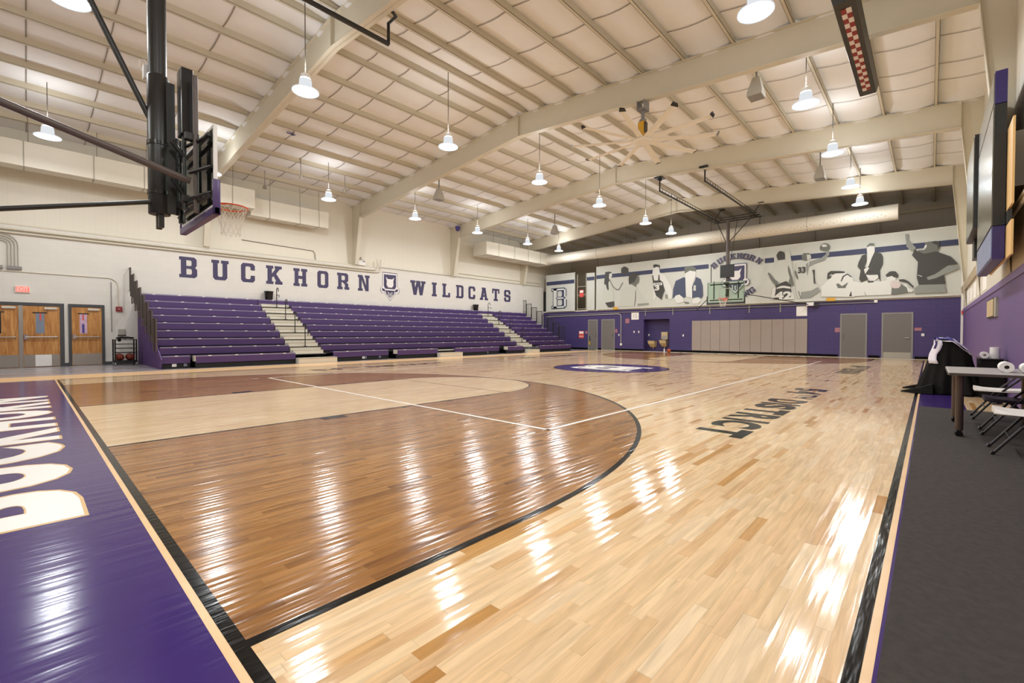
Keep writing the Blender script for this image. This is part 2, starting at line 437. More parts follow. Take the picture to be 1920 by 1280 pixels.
LT['W'] = [[(.06,.9),(.28,.9),(.42,0),(.22,0)], [(.22,0),(.42,0),(.6,.9),(.42,.9)], [(.5,.9),(.68,.9),(.84,0),(.64,0)], [(.64,0),(.84,0),(1.0,.9),(.8,.9)],
  R_(0,.84,.36,1), R_(.4,.84,.7,1), R_(.74,.84,1.06,1)]
LT['I'] = [R_(.08,0,.34,1), R_(0,0,.42,.16), R_(0,.84,.42,1)]
LT['L'] = [R_(.08,0,.34,1), R_(0,0,.8,.16), R_(0,.84,.42,1), R_(.6,0,.8,.34)]
LT['D'] = [R_(.08,0,.34,1), R_(0,0,.1,.16), R_(0,.84,.1,1),
  [(.34,1),(.72,1),(.86,.88),(.86,.5),(.6,.5),(.6,.78),(.54,.84),(.34,.84)], [(.34,0),(.72,0),(.86,.12),(.86,.5),(.6,.5),(.6,.22),(.54,.16),(.34,.16)]]
LT['A'] = [[(.1,.1),(.34,.1),(.56,.84),(.36,1),(.3,1)], [(.62,.1),(.86,.1),(.66,1),(.34,1),(.42,.84)], R_(.26,.26,.7,.4), R_(0,0,.38,.16), R_(.56,0,.96,.16), R_(.22,.86,.66,1)]
LT['T'] = [R_(.3,0,.56,1), R_(.18,0,.68,.16), R_(0,.84,.86,1), R_(0,.62,.16,1), R_(.7,.62,.86,1)]
LT['S'] = [[(.82,.64),(.56,.64),(.56,.84),(.26,.84),(.26,.6),(.0,.52),(0,.88),(.12,1),(.7,1),(.82,.88)],
  [(0,.36),(.26,.36),(.26,.16),(.56,.16),(.56,.4),(.82,.48),(.82,.12),(.7,0),(.12,0),(0,.12)], [(0,.52),(.12,.42),(.56,.38),(.82,.48),(.7,.58),(.26,.62)]]
def put_letter(mb, ch, org, ux, uy, wd, hg, m, thick=0):
    o = Vector(org); ux = Vector(ux); uy = Vector(uy); mx = max(p[0] for q in LT[ch] for p in q)
    nr = ux.cross(uy)
    for i, q in enumerate(LT[ch]):
        d = nr*(thick*.0)
        pts = [tuple(o+ux*(a/mx*wd)+uy*(b*hg)+nr*(.00004*i)) for a, b in q]
        mb.flat(pts, m)
# colours: 'o' outline, 'p' purple, 'w' light.  Crest in a unit square, y up
CREST = [
 ('letter_edge', 0.000, [(.06,1),(.94,1),(.94,.46),(1.04,.4),(1.08,.3),(1.02,.2),(.9,.18),(.86,.24),(.74,.12),(.5,-.1),(.26,.12),(.14,.24),(.1,.18),(-.02,.2),(-.08,.3),(-.04,.4),(.06,.46)]),
 ('letter_purple', .001, [(.12,.94),(.88,.94),(.88,.46),(.8,.36),(.2,.36),(.12,.46)]),
 ('letter_purple', .001, [(.22,.3),(.78,.3),(.74,.16),(.5,-.02),(.26,.16)]),
 ('letter_edge', .002, [(.24,.84),(.36,.76),(.64,.76),(.76,.84),(.7,.68),(.72,.52),(.62,.42),(.38,.42),(.28,.52),(.3,.68)]),
 ('letter_purple', .002, [(0,.38),(.16,.34),(.24,.24),(.1,.26),(.02,.26)]),
 ('letter_purple', .002, [(1,.38),(.84,.34),(.76,.24),(.9,.26),(.98,.26)]),
 ('letter_edge', .002, [(.36,.24),(.4,.24),(.42,.06),(.38,.08)]), ('letter_edge', .002, [(.6,.24),(.64,.24),(.62,.08),(.58,.06)]),
 ('letter_edge', .002, [(.46,.2),(.49,.2),(.5,.02),(.48,.02)]), ('letter_edge', .002, [(.51,.2),(.54,.2),(.53,.02),(.51,.02)]),
]
def put_crest(mb, org, ux, uy, nr, wd, hg):
    o = Vector(org); ux = Vector(ux); uy = Vector(uy); nr = Vector(nr)
    # thin dark keyline around the pale outline
    b = CREST[0][2]; cx, cyy = .5, .45
    mb.flat([tuple(o+ux*((cx+(x-cx)*1.05)*wd)+uy*((cyy+(y-cyy)*1.05)*hg)-nr*.001) for x, y in b], 'letter_purple')
    for m, d, q in CREST: mb.flat([tuple(o+ux*(x*wd)+uy*(y*hg)+nr*d) for x, y in q], m)

# ================================================================ STRUCTURE
XW0, XW1, XE = -4.0, 26.5, 30.5       # wall behind the camera, far block wall, end of the building
YR, YL, YLU = -1.21, 21.6, 21.85      # right wall, left block wall, left upper wall
RY = 10.2
def zroof(y): return 8.58-.08*abs(y-RY)
CL, CWD = 25.4, 15.24                  # court length and width
MID = CWD/2

# ---- floor with its paint
fl = MB()
fl.box(XW0-.1, XW1+.4, YR-.3, 16.95, -.15, 0, 'maple')
fl.box(XW0-.1, XW1+.4, 16.95, YL+.3, -.15, 0, 'grey_vinyl')
floor = struct(fl.build('floor', origin=(0, 0, 0)))
def q4(mb, x0, x1, y0, y1, z, m): mb.flat([(x0,y0,z),(x1,y0,z),(x1,y1,z),(x0,y1,z)], m)
def arcpts(cx, cyy, r, a0, a1, n=48): return [(cx+r*math.cos(a0+(a1-a0)*i/n), cyy+r*math.sin(a0+(a1-a0)*i/n)) for i in range(n+1)]
def strip(mb, inner, outer, z, m, fx):
    for i in range(len(inner)-1):
        mb.flat([(fx(a[0]), a[1], z) for a in (inner[i], inner[i+1], outer[i+1], outer[i])], m)
Z1, Z2, Z3, Z4 = .0006, .0012, .0018, .0024
st = MB()
for fx in (lambda x: x, lambda x: CL-x):
    # stained field inside the three-point line
    pts = [(0, 1.6)] + arcpts(1.6, MID, 6.0, -PI/2, PI/2, 64) + [(0, 13.64)]
    st.flat([(fx(x), y, Z1) for x, y in pts], 'stained_maple')
    lane = [(0, MID-1.83)] + arcpts(5.79, MID, 1.83, -PI/2, PI/2, 32) + [(0, MID+1.83)]
    st.flat([(fx(x), y, Z2) for x, y in lane], 'lane_maple')
q4(st, XW0, -.08, YR, CWD+.1, Z1, 'floor_purple')
q4(st, CL+.05, XW1, YR, CWD+.05, Z1, 'maple')
q4(st, -.085, 13.0, -.62, -.075, Z1, 'floor_purple')
q4(st, XW0, CL, CWD+.3, 16.95, Z1, 'floor_strip')
q4(st, -.08, -.05, -.075, CWD+.05, Z2, 'floor_strip')
q4(st, -.08, CL+.05, -.075, -.045, Z2, 'floor_strip')
st.build('court_stain', floor)
ln = MB()
q4(ln, -.05, 0, -.045, CWD+.05, Z3, 'floor_black'); q4(ln, CL, CL+.05, -.045, CWD+.05, Z3, 'floor_black')
q4(ln, 0, CL, -.045, 0, Z3, 'floor_black'); q4(ln, 0, CL, CWD, CWD+.05, Z3, 'floor_black')
for fx in (lambda x: x, lambda x: CL-x):
    strip(ln, arcpts(1.6, MID, 5.97, -PI/2, PI/2, 90), arcpts(1.6, MID, 6.02, -PI/2, PI/2, 90), Z3, 'floor_black', fx)
    for y in (MID-6.02, MID+5.97): q4(ln, fx(0), fx(1.6), y, y+.05, Z3, 'floor_black')
    for y in (MID-1.83, MID+1.78): q4(ln, fx(0), fx(5.79), y, y+.05, Z3, 'floor_black')
    q4(ln, fx(5.76), fx(5.785), MID-1.83, MID+1.83, Z3, 'floor_black')
    strip(ln, arcpts(5.79, MID, 1.80, -PI/2, PI/2, 40), arcpts(5.79, MID, 1.83, -PI/2, PI/2, 40), Z3, 'floor_black', fx)
    for s in (-1, 1):
        y0 = MID+s*1.83
        q4(ln, fx(2.12), fx(2.45), y0, y0+s*.16, Z3, 'floor_black')
        for xx in (3.4, 4.3, 5.2): q4(ln, fx(xx), fx(xx+.05), y0, y0+s*.1, Z3, 'floor_black')
strip(ln, arcpts(CL/2, MID, 1.83, 0, 2*PI, 80), arcpts(CL/2, MID, 1.88, 0, 2*PI, 80), Z3, 'floor_black', lambda x: x)
for d in (-.026, .018): q4(ln, CL/2+d, CL/2+d+.013, 0, CWD, Z3, 'floor_black')
ln.build('court_line', floor)
wl = MB()
VX0, VX1, VY0, VY1 = 3.63, CL-3.63, 3.08, 12.2
q4(wl, VX0, VX0+.05, VY0, VY1, Z4, 'floor_white'); q4(wl, VX1-.05, VX1, VY0, VY1, Z4, 'floor_white')
q4(wl, VX0, VX1, VY0, VY0+.05, Z4, 'floor_white'); q4(wl, VX0, VX1, VY1-.05, VY1, Z4, 'floor_white')
for x, y in ((3.27, 3.1), (3.27, 12.15), (CL-3.42, 3.1), (CL-3.42, 12.15)): q4(wl, x, x+.16, y, y+.04, Z4, 'floor_white')
for x in (9.6, 15.75): q4(wl, x, x+.02, VY0, VY1, Z4, 'floor_strip')
wl.build('volleyball_line', floor, label='white volleyball boundary lines')
# centre emblem
em = MB()
em.flat([(x, y, Z2) for x, y in arcpts(CL/2, MID, 1.84, 0, 2*PI, 80)[:-1]], 'floor_purple')
put_letter(em, 'B', (CL/2+.85, MID-1.15, Z3+.0002), (0, 1, 0), (-1, 0, 0), 2.3, 1.75, 'floor_white')
put_letter(em, 'B', (CL/2+.68, MID-.93, Z4+.0003), (0, 1, 0), (-1, 0, 0), 1.9, 1.42, 'floor_purple')
put_letter(em, 'B', (CL/2+.62, MID-.86, Z4+.0008), (0, 1, 0), (-1, 0, 0), 1.75, 1.3, 'floor_white')
em.build('centre_emblem', floor, label='purple centre circle with outlined white letter B')
# baseline name, read from behind the basket
bl = MB()
for i, ch in enumerate('BUCKHORN'):
    y0 = 3.68+1.0*i
    put_text(bl, ch, (-.285, y0-.03, Z2), (0, 1, 0), (-1, 0, 0), .89, 1.08, 'floor_gold', .06)
    put_text(bl, ch, (-.305, y0, Z3), (0, 1, 0), (-1, 0, 0), .83, 1.04, 'floor_white', .05)
    y1 = CWD-y0
    put_text(bl, ch, (CL+.28, y1, Z3), (0, -1, 0), (1, 0, 0), .83, .6, 'floor_white', .05)
bl.build('baseline_lettering', floor, label='white letters BUCKHORN on the purple baseline')
sd = MB()
def side_text(sgn, word, x0, length, zz=Z2):
    # sgn -1: tops towards the right wall, read from the left; +1 the other way round
    n = len(word); tot = sum(.28 if c == 'I' else (.62 if c in 'th' else 1.0) for c in word if c != ' ') + .45*word.count(' ')
    k = length/tot; x = 0
    for c in word:
        if c == ' ': x += .45*k; continue
        wd = (.28 if c == 'I' else (.62 if c in 'th' else 1.0))*k
        if sgn < 0:
            hh = .56 if c not in 'th' else .3
            put_text(sd, c.upper(), (x0-x, 1.85 if c not in 'th' else 1.59, zz), (-1, 0, 0), (0, -1, 0), wd*.86, hh, 'floor_black', .05)
        else:
            hh = .56 if c not in 'th' else .3
            put_text(sd, c.upper(), (x0+x, 13.4 if c not in 'th' else 13.66, zz), (1, 0, 0), (0, 1, 0), wd*.86, hh, 'floor_black', .05)
        x += wd
side_text(-1, '54th DISTRICT', 10.55, 5.9); side_text(-1, '14th REGION', 19.6, 4.2)
side_text(1, '54th DISTRICT', 5.4, 5.2); side_text(1, '14th REGION', 15.0, 4.3)
sd.build('sideline_lettering', floor, label='black letters 54TH DISTRICT and 14TH REGION along both sidelines')

# grey runner lying on the right of the court
mt = MB(); mt.box(XW0+.02, 9.0, YR+.01, -.088, .0006, .0075, 'mat_grey')
tag(mt.build('floor_runner'), 'dark grey carpet runner along the right sideline beneath the table', 'rug')

# ---- left wall
wb = MB(); wb.box(XW0, XW1, YL, YL+.3, 0, 4.63, 'block_white'); wb.box(XW0, XW1, YL-.015, YL+.25, 4.63, 4.67, 'steel_cream')
wall_left = struct(wb.build('wall_left', origin=(0, 0, 0)))
for word, spans in (('BUCKHORN', [(3.61,4.21),(4.70,5.33),(5.79,6.34),(6.79,7.49),(7.97,8.61),(9.09,9.64),(10.08,10.73),(11.2,11.87)]),
                    ('WILDCATS', [(14.41,15.48),(15.93,16.3),(16.71,17.33),(17.8,18.42),(18.83,19.43),(19.83,20.59),(20.97,21.68),(22.14,22.79)])):
    for ch, (a, b) in zip(word, spans):
        l = MB(); put_letter(l, ch, (a-.02, YL-.003, 3.33), (1, 0, 0), (0, 0, 1), b-a+.04, .87, 'letter_edge')
        put_letter(l, ch, (a, YL-.006, 3.35), (1, 0, 0), (0, 0, 1), b-a, .83, 'letter_purple')
        l.build('painted_letter', wall_left, label='purple letter %s' % ch)
l = MB(); put_crest(l, (12.6, YL-.005, 3.085), (1, 0, 0), (0, 0, 1), (0, -1, 0), 1.0, 1.345)
l.build('painted_crest', wall_left, label='purple and white school crest')
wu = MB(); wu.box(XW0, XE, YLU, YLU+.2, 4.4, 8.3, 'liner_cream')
for x in (-3.4,): pass
struct(wu.build('wall_left_upper', origin=(0, 0, 0)))
bb = MB()
for a, b in ((XW0, -1.6), (.32, .46), (1.38, 2.3)): bb.box(a, b, YL-.012, YL, 0, .11, 'frame_grey')
struct(bb.build('baseboard_left'))
# ---- right wall
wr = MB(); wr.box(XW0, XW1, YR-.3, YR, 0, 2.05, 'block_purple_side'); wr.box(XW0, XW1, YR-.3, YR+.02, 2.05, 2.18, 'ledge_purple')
wall_right = struct(wr.build('wall_right', origin=(0, 0, 0)))
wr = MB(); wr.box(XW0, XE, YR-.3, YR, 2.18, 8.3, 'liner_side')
struct(wr.build('wall_right_upper', origin=(0, 0, 0)))
# ---- wall behind the camera
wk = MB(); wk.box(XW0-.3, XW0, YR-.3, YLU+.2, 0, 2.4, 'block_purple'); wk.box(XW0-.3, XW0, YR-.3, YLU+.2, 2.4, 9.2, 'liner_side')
struct(wk.build('wall_near', origin=(0, 0, 0)))
# ---- far wall with a drinking-fountain recess
wf = MB()
RC0, RC1, RCZ = 11.62, 13.33, 2.05
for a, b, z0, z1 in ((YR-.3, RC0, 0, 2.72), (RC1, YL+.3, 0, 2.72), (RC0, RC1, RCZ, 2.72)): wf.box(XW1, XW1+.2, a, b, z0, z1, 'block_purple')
wf.box(XW1+.5, XW1+.6, RC0-.1, RC1+.1, 0, RCZ+.1, 'block_purple')
wf.box(XW1+.2, XW1+.5, RC0-.1, RC0, 0, RCZ, 'block_purple'); wf.box(XW1+.2, XW1+.5, RC1, RC1+.1, 0, RCZ, 'block_purple')
wf.box(XW1+.2, XW1+.5, RC0, RC1, RCZ, RCZ+.1, 'block_purple')
wf.box(XW1+.2, XW1+.5, RC0, RC1, -.1, 0, 'maple')
wall_far = struct(wf.build('wall_far', origin=(0, 0, 0)))
mz = MB(); mz.box(XW1, XE+.2, YR-.3, YLU+.2, 2.72, 2.8, 'steel_cream')
struct(mz.build('floor_mezzanine', origin=(0, 0, 0)))
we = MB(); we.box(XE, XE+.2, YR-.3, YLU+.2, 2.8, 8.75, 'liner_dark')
struct(we.build('wall_end', origin=(0, 0, 0)))
bf = MB()
for a, b in ((YR, .3), (1.52, 1.93), (3.1, RC0), (RC1, 15.4), (16.45, 16.72), (17.55, 21.6)): bf.box(XW1-.014, XW1, a, b, 0, .13, 'floor_black')
struct(bf.build('baseboard_far'))
sl = MB(); sl.box(XW1-.09, XW1, YR, 16.9, .0, .012, 'step_cream')
struct(sl.build('trim_1'))

# ---- ceiling: blanket sagging between purlins, straps across
PY = [9.85-1.165*k-.0 for k in range(0, 10)]
PY = [9.87, 9.1, 7.93, 6.77, 5.62, 4.47, 3.28, 2.07, .9, -.27]
PY = PY + [2*RY-y for y in PY]; PY += [RY+11.62] if False else []
PY = sorted(PY)
FX = [4.5, 11.05, 17.55, 24.1]
bays = [(XW0, 4.5), (4.5, 11.05), (11.05, 17.55), (17.55, 24.1), (24.1, XE)]
edges = [YR-.3]+PY+[RY+0.0]+[YLU+.2]; edges = sorted(set(edges))
ce = MB()
for bi, (bx0, bx1) in enumerate(bays):
    m = 'insulation_grey' if bi == 4 else 'insulation'
    nx = 14
    for a, b in zip(edges[:-1], edges[1:]):
        ny = 5; g = []
        for i in range(nx+1):
            u = i/nx
            e = min(u, 1-u)*(bx1-bx0)
            ed = -.16*max(0, 1-e/.32)**1.5 if e < .32 else 0
            for j in range(ny+1):
                v = j/ny; y = a+(b-a)*v
                z = zroof(y)+.175-.055*math.sin(PI*v)*(1 if b-a > .5 else .2) + ed*math.sin(PI*max(.05, min(.95, v)))**.4
                g.append((bx0+(bx1-bx0)*u, y, z))
        fs = [(i*(ny+1)+j, i*(ny+1)+j+1, (i+1)*(ny+1)+j+1, (i+1)*(ny+1)+j) for i in range(nx) for j in range(ny)]
        ce.add(g, fs, m)
# roof skin above
for s in (0, 1):
    y0, y1 = ((YR-.3, RY), (RY, YLU+.2))[s]
    ce.add([(XW0-.3, y0, zroof(y0)+.25), (XE+.2, y0, zroof(y0)+.25), (XE+.2, y1, zroof(y1)+.25), (XW0-.3, y1, zroof(y1)+.25),
            (XW0-.3, y0, zroof(y0)+.3), (XE+.2, y0, zroof(y0)+.3), (XE+.2, y1, zroof(y1)+.3), (XW0-.3, y1, zroof(y1)+.3)],
           [(0,3,2,1),(4,5,6,7),(0,1,5,4),(1,2,6,5),(2,3,7,6),(3,0,4,7)], 'steel_cream')
ceiling = struct(ce.build('ceiling', smooth=True, origin=(0, 0, 0)))
for bi, (bx0, bx1) in enumerate(bays):
    sp = MB(); n = 4 if bi < 4 else 3
    for k in range(1, n+1):
        x = bx0+(bx1-bx0)*k/(n+1)+.15*((k*7+bi) % 3-1)
        for a, b in zip(edges[:-1], edges[1:]):
            if b-a < .5: continue
            N = 5; vs = []
            for j in range(N+1):
                y = a+(b-a)*j/N; z = zroof(y)+.165-.06*math.sin(PI*j/N)
                vs += [(x-.012, y, z-.006), (x+.012, y, z-.006)]
            sp.add(vs, [(2*j, 2*j+1, 2*j+3, 2*j+2) for j in range(N)], 'strap')
    o = sp.build('blanket_strap', ceiling)
for y in PY:
    for bi, (bx0, bx1) in enumerate(bays):
        p = MB(); z = zroof(y)
        p.box(bx0+.0, bx1, y-.004, y+.004, z, z+.2, 'purlin_cream')
        p.box(bx0+.0, bx1, y-.004, y+.07, z, z+.006, 'purlin_cream'); p.box(bx0, bx1, y+.064, y+.07, z, z+.025, 'purlin_cream')
        p.build('purlin', ceiling)
# ---- steel frames: column, rafter, rafter, column
def rafter_bottom(y): return 7.86-.081*abs(y-RY)
for fi, x in enumerate(FX):
    f = MB()
    for s in (-1, 1):
        ye = -.76 if s < 0 else 20.95
        yo = YR-.28 if s < 0 else YLU+.1
        web = [(RY, rafter_bottom(RY)), (ye, rafter_bottom(ye)), (yo, rafter_bottom(yo)), (yo, zroof(yo)), (RY, zroof(RY))]
        f.prism(web, 'x', x-.006, x+.006, 'steel_cream')
        # flanges
        for fn, th in ((rafter_bottom, .012), (lambda y: zroof(y)-.012, .012)):
            f.prism([(RY, fn(RY)), (yo if fn is not rafter_bottom else ye, fn(yo if fn is not rafter_bottom else ye)),
                     (yo if fn is not rafter_bottom else ye, fn(yo if fn is not rafter_bottom else ye)+th), (RY, fn(RY)+th)], 'x', x-.1, x+.1, 'steel_cream')
        f.box(x-.1, x+.1, ye-.006, ye+.006, rafter_bottom(ye), zroof(ye), 'steel_cream')
    f.box(x-.1, x+.1, RY-.008, RY+.008, rafter_bottom(RY), zroof(RY), 'steel_cream')
    r = f.build('ceiling_rafter'); struct(r)
    c = MB()
    c.prism([(YR-.28, 2.2), (-1.19, 2.2), (-.76, rafter_bottom(-.76)), (YR-.28, rafter_bottom(YR-.28))], 'x', x-.006, x+.006, 'steel_cream')
    c.prism([(-1.19, 2.2), (-.76, rafter_bottom(-.76)), (-.772, rafter_bottom(-.76)), (-1.202, 2.2)], 'x', x-.1, x+.1, 'steel_cream')
    struct(c.build('column'))
    c = MB()
    c.prism([(YLU+.1, 4.67), (21.42, 4.67), (20.95, rafter_bottom(20.95)), (YLU+.1, rafter_bottom(YLU))], 'x', x-.006, x+.006, 'steel_cream')
    c.prism([(21.41, 4.67), (20.95, rafter_bottom(20.95)), (20.962, rafter_bottom(20.95)), (21.422, 4.67)], 'x', x-.1, x+.1, 'steel_cream')
    struct(c.build('column'))
# eave struts and braces of the end wall
e = MB(); 
for k in range(8):
    y = -1.0+k*2.9; e.box(XE-.12, XE, y-.05, y+.05, 2.8, zroof(y), 'liner_dark')
e.box(XE-.15, XE, YR, YLU, 7.35, 7.5, 'purlin_cream')
struct(e.build('trim_2'))

# ================================================================ DUCTS
def rect_duct(x0, x1, y0, y1, z0, z1, seams, label):
    t = thing('air_duct', label, 'duct', ((x0+x1)/2, (y0+y1)/2, z0))
    d = MB(); d.box(x0, x1, y0, y1, z0, z1, 'duct_cream'); d.build('duct_run', t)
    for x in seams:
        s = MB(); s.box(x-.012, x+.012, y0-.012, y1, z0-.012, z1+.012, 'duct_seam'); s.build('joint_flange', t)
    for x in seams:
        h = MB(); h.tube([(x+.1, (y0+y1)/2, z1), (x+.1, (y0+y1)/2, zroof((y0+y1)/2)+.19)], .008, 'wire', 5)
        h.build('hanger_rod', t)
    return t
rect_duct(XW0, 5.95, 20.3, 20.86, 6.27, 7.03, [-2.6, -.52, 1.07, 2.39, 3.9, 5.14], 'large cream rectangular duct high on left wall behind the near backboard')
rect_duct(5.97, 9.32, 20.86, 21.4, 6.12, 6.87, [6.72, 8.0, 8.87], 'smaller cream rectangular duct continuing beyond the first column on left wall')
rect_duct(19.0, 25.5, 20.1, 21.3, 6.08, 6.88, [20.1, 21.6, 23.0, 24.3], 'cream rectangular duct high in the far left corner of the gym')
t = thing('air_duct', 'long round cream duct with rows of small holes above the big banner', 'duct', (25.2, 10, 6.1))
d = MB(); n = 28
d.loft([[(25.2+.34*math.cos(2*PI*k/n), y, 6.43+.34*math.sin(2*PI*k/n)) for k in range(n)] for y in (.88, .881, 20.08, 20.095)], 'duct_cream')
d.build('duct_run', t, smooth=True)
h = MB()
for row, a in enumerate((-2.62, -2.82)):
    for k in range(70):
        y = 1.3+k*.262+(.13 if row else 0)
        if k % 5 == 4 and row: continue
        px = 25.2+.3405*math.cos(a); pz = 6.43+.3405*math.sin(a)
        tx, tz = -math.sin(a), math.cos(a)
        h.flat([(px+tx*.016*math.cos(q*PI/3), y+.016*math.sin(q*PI/3), pz+tz*.016*math.cos(q*PI/3)) for q in range(6)], 'dark_under')
ho = h.build('air_hole', t); ho['kind'] = 'stuff'
for y in (4.2, 8.1, 12.0, 15.9):
    s = MB(); s.loft([[(25.2+.343*math.cos(2*PI*k/n), yy, 6.43+.343*math.sin(2*PI*k/n)) for k in range(n)] for yy in (y-.01, y+.01)], 'duct_seam'); s.build('joint_flange', t, smooth=True)
for y in (2.5, 6.1, 10, 13.9, 17.8):
    h = MB(); h.tube([(25.2, y, 6.76), (25.2, y, zroof(y)+.19)], .007, 'wire', 5); h.build('hanger_rod', t)

# ================================================================ HIGH-BAY LAMPS
lamp0 = thing('pendant_lamp', 'x', 'lamp', (0, 0, 0))
a = MB(); a.lathe([(.11, .27), (.13, .26), (.14, .07), (.24, .05), (.283, .025), (.285, .0), (.275, .0)], (0, 0, 0), 'lamp_dome', 28, cap=False); a.build('shade', lamp0, smooth=True)
a = MB(); a.lathe([(.001, .012), (.272, .012)], (0, 0, 0), 'lamp_glow', 28, cap=False); a.build('diffuser', lamp0)
a = MB(); a.lathe([(.02, .42), (.1, .38), (.115, .3), (.02, .3)], (0, 0, 0), 'white_paint', 20); a.build('driver_housing', lamp0, smooth=True)
def lamp_rod(parent, top):
    r = MB(); x, y, z = parent.location
    r.tube([(x, y, z+.4), (x, y, top)], .011, 'wire', 6); r.build('hanging_cord', parent)
rows = [(10.21, 'centre row under the ridge', [-4+.3, 0.0, 3.82, 7.93, 12.13, 16.15, 20.4, 23.4]),
        (17.87, 'row above the bleachers', [-.06, 3.85, 7.93, 12.14, 16.18, 20.33, 23.48]),
        (2.04, 'row near the right wall', [-4+.3, 0.0, 3.85, 7.94, 12.13, 16.13, 20.33, 23.38])]
ORD = ['unseen one added behind the viewpoint', 'nearest', 'second', 'third', 'fourth', 'fifth', 'sixth', 'farthest']  # rearmost lamps are out of view, added for lighting and floor reflections
first = True
for y, rn, xs in rows:
    for k, x in enumerate(xs):
        lb = 'glowing white pendant high-bay lamp, %s of the %s' % (ORD[k+8-len(xs)], rn)
        if first: o = lamp0; o.location = (x, y, 6.58); o['label'] = lb; o['group'] = 'high-bay lamps'; first = False
        else: o = dup(lamp0, (x, y, 6.58), lb, 'high-bay lamps')
        lamp_list = globals().setdefault('LAMPS', []); lamp_list.append(o)
for o in LAMPS:
    lamp_rod(o, zroof(o.location.y)+.2)
    ld = bpy.data.lights.new('lamp_light', 'AREA'); ld.shape = 'DISK'; ld.size = .5; ld.energy = LAMP_W; ld.color = LAMP_COL
    lo = bpy.data.objects.new('lamp_light', ld); COL.objects.link(lo); lo.parent = o; lo.location = (0, 0, -.005)
    ls = bpy.data.lights.new('lamp_sidelight', 'POINT'); ls.shadow_soft_size = .1; ls.energy = LAMP_W*.3; ls.color = LAMP_COL
    l3 = bpy.data.objects.new('lamp_sidelight', ls); COL.objects.link(l3); l3.parent = o; l3.location = (0, 0, -.12)
    # the clear dome also throws light up on the roof
    lu = bpy.data.lights.new('lamp_uplight', 'POINT'); lu.shadow_soft_size = .12; lu.energy = LAMP_W*.3; lu.color = LAMP_COL
    l2 = bpy.data.objects.new('lamp_uplight', lu); COL.objects.link(l2); l2.parent = o; l2.location = (0, 0, .56)

# ================================================================ BLEACHERS
def rowy(k): return 17.35+.49*(k-1)
def rowz(k): return .41+.275*(k-1)
def bench(parent, x0, x1, k, y=None, seg=.457):
    y = rowy(k) if y is None else y; z = rowz(k); yb = y+.30
    b = MB()
    prof = [(y+.012, z-.25), (y, z-.24), (y, z-.03), (y+.008, z-.008), (y+.03, z), (yb-.02, z), (yb, z-.012), (yb, z-.05), (y+.05, z-.05), (y+.04, z-.25)]
    b.prism(prof, 'x', x0, x1, 'seat_purple')
    o = b.build('bench', parent)
    s = MB(); n = max(1, round((x1-x0)/1.83))
    s.box(x0+.01, x1-.01, y+.004, y+.03, z-.001, z+.004, 'seat_glint'); s.box(x0+.01, x1-.01, y-.003, y+.0, z-.03, z-.014, 'seat_glint')  # highlight along the seat edge, painted as thin pale strips
    for i in range(1, n): s.box(x0+(x1-x0)*i/n-.004, x0+(x1-x0)*i/n+.004, y-.002, y+.02, z-.2, z+.002, 'seat_top')
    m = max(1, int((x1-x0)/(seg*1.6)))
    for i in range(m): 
        xx = x0+(i+.5)*(x1-x0)/m; s.box(xx-.045, xx+.045, y-.006, y+.02, z-.022, z+.006, 'white_paint')  # white dots painted as glints on the edge
    s.build('seam_and_glint', o)
    return o
def bleacher(x0, x1, label, row1, end_left=False, end_right=False):
    t = thing('bleacher_section', label, 'bleachers', ((x0+x1)/2, 19.4, 0), 'retractable bleachers along the left wall')
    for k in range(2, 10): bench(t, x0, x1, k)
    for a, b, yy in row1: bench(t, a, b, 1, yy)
    for k in range(1, 9):
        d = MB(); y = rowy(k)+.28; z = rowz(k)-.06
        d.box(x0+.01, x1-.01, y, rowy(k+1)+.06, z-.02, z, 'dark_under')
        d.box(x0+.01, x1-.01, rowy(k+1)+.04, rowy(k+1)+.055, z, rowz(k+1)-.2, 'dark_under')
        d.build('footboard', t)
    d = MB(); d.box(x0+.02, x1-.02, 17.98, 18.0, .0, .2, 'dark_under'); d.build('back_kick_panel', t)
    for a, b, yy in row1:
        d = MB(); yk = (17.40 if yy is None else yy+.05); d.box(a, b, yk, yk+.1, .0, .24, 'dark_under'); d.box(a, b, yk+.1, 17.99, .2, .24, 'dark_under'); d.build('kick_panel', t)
    return t
S1 = bleacher(2.36, 6.33, 'short left purple bleacher section beneath the letters BUCK, with guard rail', [(2.36, 3.1, 17.5), (3.2, 6.33, 17.25)])
S2 = bleacher(7.57, 19.3, 'long middle purple bleacher section between the two aisles', [(7.82, 9.0, 17.3), (9.0, 10.45, 17.5), (10.75, 13.0, 17.25), (14.1, 16.3, 17.25), (16.3, 17.5, 17.5), (17.95, 19.3, 17.3)])
S3 = bleacher(20.45, 24.1, 'short far right purple bleacher section next to the far corner', [(20.8, 24.1, 17.3)])
# exposed light end faces in the notches of the lowest row and small square stickers
for t, xs in ((S1, (3.2,)), (S2, (10.75, 17.95))):
    for x in xs:
        d = MB(); d.box(x-.03, x, 17.27, 17.55, .22, .405, 'step_cream'); d.build('end_cap', t, label='cream end cap')
for t, pts in ((S1, ((2.62, 'paper'), (2.93, 'glass_grey'))), (S2, ((9.2, 'paper'), (9.32, 'glass_grey'), (10.0, 'glass_grey'), (16.6, 'glass_grey')))):
    for x, m in pts:
        d = MB(); d.box(x, x+.12 if m == 'paper' else x+.09, 17.545, 17.549, .06, .17, m); d.build('sticker', t)
d = MB(); d.box(12.9, 14.15, 17.3, 17.65, .3, .33, 'step_cream'); d.box(12.9, 14.15, 17.38, 17.4, .15, .3, 'dark_under'); d.build('notch_shelf', S2, label='cream step board in the notch')
